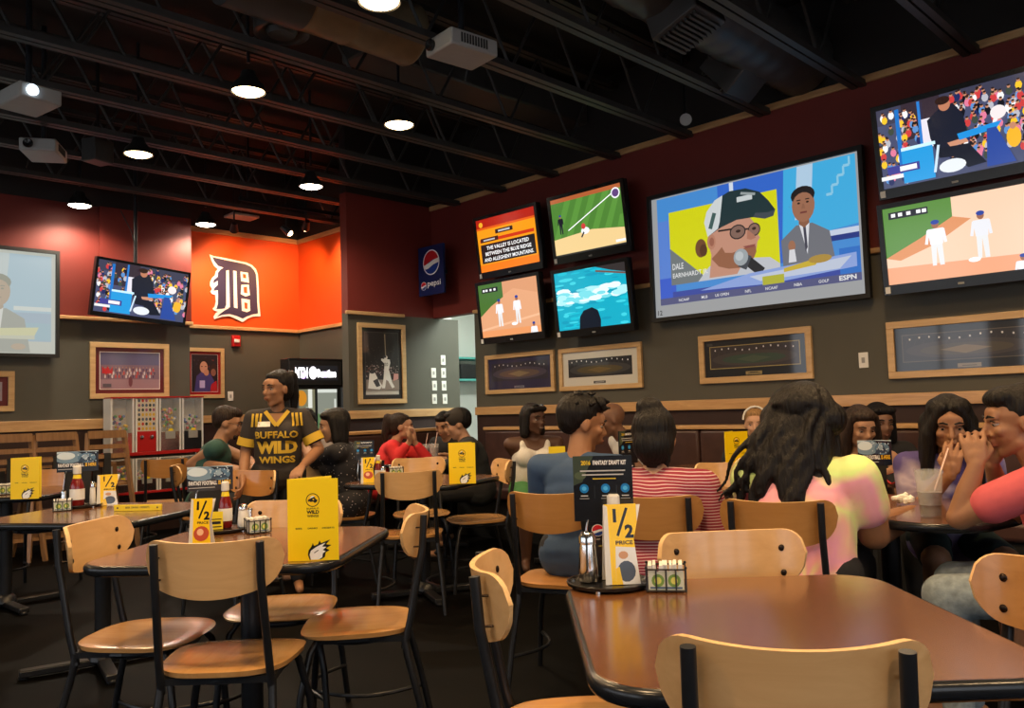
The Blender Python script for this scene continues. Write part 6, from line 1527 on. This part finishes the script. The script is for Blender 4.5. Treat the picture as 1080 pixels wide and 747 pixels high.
# --- waitress
JER = mat('cloth_jersey', (.030, .024, .022), .8, var=.1, scale=20); GOLD = mat('cloth_gold', (.62, .40, .03), .7)
P, d = person('waitress in a black and gold football jersey with lettering and name badge', (292, 411), 5.75, 236, lean=2, head=(-42, -2, 0), hs=1.06, sh=.165, bulk=1.0, skin_m=tan2, top=JER, bottom=DARKCLOTH, legs='stand', sleeve=.62, hair='pony', voxel=.008, female=True,
    arms={'R': (('px', 259, 478, 5.75), ('px', 256, 507, 5.55), dict(n=(1, .3, 0), curl=.5)), 'L': (('px', 336, 474, 5.8), ('px', 318, 493, 5.45), dict(n=(0, 0, -1), curl=.7))})
S = d['S']; sj = d['sj']; hs = d['hs']
# decals pressed onto the jersey by ray casting the shirt
shirt = [o for o in bpy.data.objects if o.parent == P and o.name.startswith('shirt')][0]
from mathutils.bvhtree import BVHTree
me = shirt.data; tree = BVHTree.FromPolygons([v.co.copy() for v in me.vertices], [tuple(p.vertices) for p in me.polygons])
def press(vs, fs, name, m, z0, ctr_x=0, off=.006, thick=.002):
    out = []
    for x, z in vs:
        o = V((ctr_x+x, 1.0, z0+z)); h = tree.ray_cast(o, V((0, -1, 0)))
        y = h[0].y if h[0] is not None else .1
        out.append((o.x, y+off, o.z))
    return MB().add(out, fs).build(name, m, P, smooth=0)
def subdiv(vs, fs, mx=.012):
    bm = bmesh.new(); bv = [bm.verts.new((x, 0, z)) for x, z in vs]
    for f in fs:
        try: bm.faces.new([bv[i] for i in f])
        except Exception: pass
    bmesh.ops.triangulate(bm, faces=bm.faces[:])
    for _ in range(6):
        lg = [e_ for e_ in bm.edges if e_.calc_length() > mx]
        if not lg: break
        bmesh.ops.subdivide_edges(bm, edges=lg, cuts=1); bmesh.ops.triangulate(bm, faces=bm.faces[:])
    bm.verts.index_update(); v2 = [(v.co.x, v.co.z) for v in bm.verts]; f2 = [tuple(v.index for v in f.verts) for f in bm.faces]; bm.free(); return v2, f2
def jtext(t, z0, hh, width, m, name, cx=0, bold=.03):
    vs, fs = text_mesh(t, bold); x0 = min(p[0] for p in vs); x1 = max(p[0] for p in vs); y0 = min(p[1] for p in vs); y1 = max(p[1] for p in vs)
    vs = [(-((p[0]-x0)/(x1-x0)-.5)*width, (p[1]-y0)/(y1-y0)*hh) for p in vs]; v2, f2 = subdiv(vs, fs); press(v2, f2, name, m, z0, cx)
nz = d['N'].z
jtext('BUFFALO', nz-.180, .048, .285, GOLD, 'jersey_lettering'); jtext('WILD', nz-.285, .086, .27, GOLD, 'jersey_lettering', bold=.06); jtext('WINGS', nz-.350, .048, .24, GOLD, 'jersey_lettering', bold=.04)
def strip(pts, wd, name, m, off=.008):
    vs = []; fs = []
    for i in range(len(pts)-1):
        a, b = V(pts[i]), V(pts[i+1]); n = V((-(b-a).y, (b-a).x)).normalized()*wd/2; o = len(vs)
        vs += [tuple(a-n), tuple(b-n), tuple(b+n), tuple(a+n)]; fs.append((o, o+1, o+2, o+3))
    v2, f2 = subdiv(vs, fs, .015); press(v2, f2, name, m, 0, 0, off)
skinv = [(-.062, nz-.01), (.062, nz-.01), (0, nz-.085)]; v2, f2 = subdiv(skinv, [(0, 1, 2)], .015); press(v2, f2, 'neck_opening', tan2, 0, 0, .005)
strip([(-.078, nz+.005), (0, nz-.095)], .026, 'collar', GOLD); strip([(.078, nz+.005), (0, nz-.095)], .026, 'collar', GOLD)
for s_ in (-1, 1):
    for a, wd in ((.112, .013), (.138, .018), (.166, .014)): strip([(s_*a, nz-.10), (s_*(a-.008), nz-.01)], wd, 'shoulder_stripe', GOLD)
    b = MB(); E_ = d['J'](('px', 259, 478, 5.75) if s_ == 1 else ('px', 336, 474, 5.8)); a0 = sj[s_].lerp(E_, .55); a1 = sj[s_].lerp(E_, .78)
    b.tube([a0, a1], [.070, .072], 20, cap=False); b.build('sleeve_band', GOLD, P)
v2, f2 = subdiv([(.04, nz-.10), (.125, nz-.10), (.125, nz-.065), (.04, nz-.065)], [(0, 1, 2, 3)], .02); press(v2, f2, 'name_badge', M['white'], 0, 0, .010)
wr = d['J'](('px', 318, 493, 5.45)); MB().lathe([(.030, -.006), (.032, 0), (.030, .006)], wr, 16).build('wristwatch', M['chrome'], P)

# chairs that carry seated people, set from where each of them sits
def under(person_root, off, label, th=None, swap='ply_dark'):
    a = person_root.rotation_euler.z + pi/2; x, y = person_root.location.x, person_root.location.y
    t = a if th is None else radians(th)
    return chair(x - off*cos(t), y - off*sin(t), math.degrees(t), label, GD, swap)
PP = {o['label']: o for o in bpy.data.objects if o.parent is None and o.name.startswith('person')}
fp = lambda s: [o for l, o in PP.items() if s in l][0]
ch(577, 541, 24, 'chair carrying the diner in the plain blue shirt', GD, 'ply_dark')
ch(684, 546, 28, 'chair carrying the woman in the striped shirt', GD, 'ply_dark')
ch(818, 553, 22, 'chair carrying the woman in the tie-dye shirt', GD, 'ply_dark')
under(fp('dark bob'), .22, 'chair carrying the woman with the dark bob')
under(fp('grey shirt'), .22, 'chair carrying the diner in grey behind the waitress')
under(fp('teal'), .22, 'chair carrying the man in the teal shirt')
# ------------------------------------------------------------------ light and exposure
w = bpy.data.worlds.new('sky'); sc.world = w; w.use_nodes = True
nt = w.node_tree; bg = nt.nodes['Background']
bg.inputs['Color'].default_value = (.86, .92, 1, 1); bg.inputs['Strength'].default_value = 2.4
sc.view_settings.view_transform = 'Standard'; sc.view_settings.look = 'None'; sc.view_settings.gamma = 1; sc.view_settings.exposure = 0
sc.view_settings.use_curve_mapping = False
sc.cycles.use_denoising = True
sc.cycles.max_bounces = 8; sc.cycles.transmission_bounces = 6; sc.cycles.sample_clamp_indirect = 4
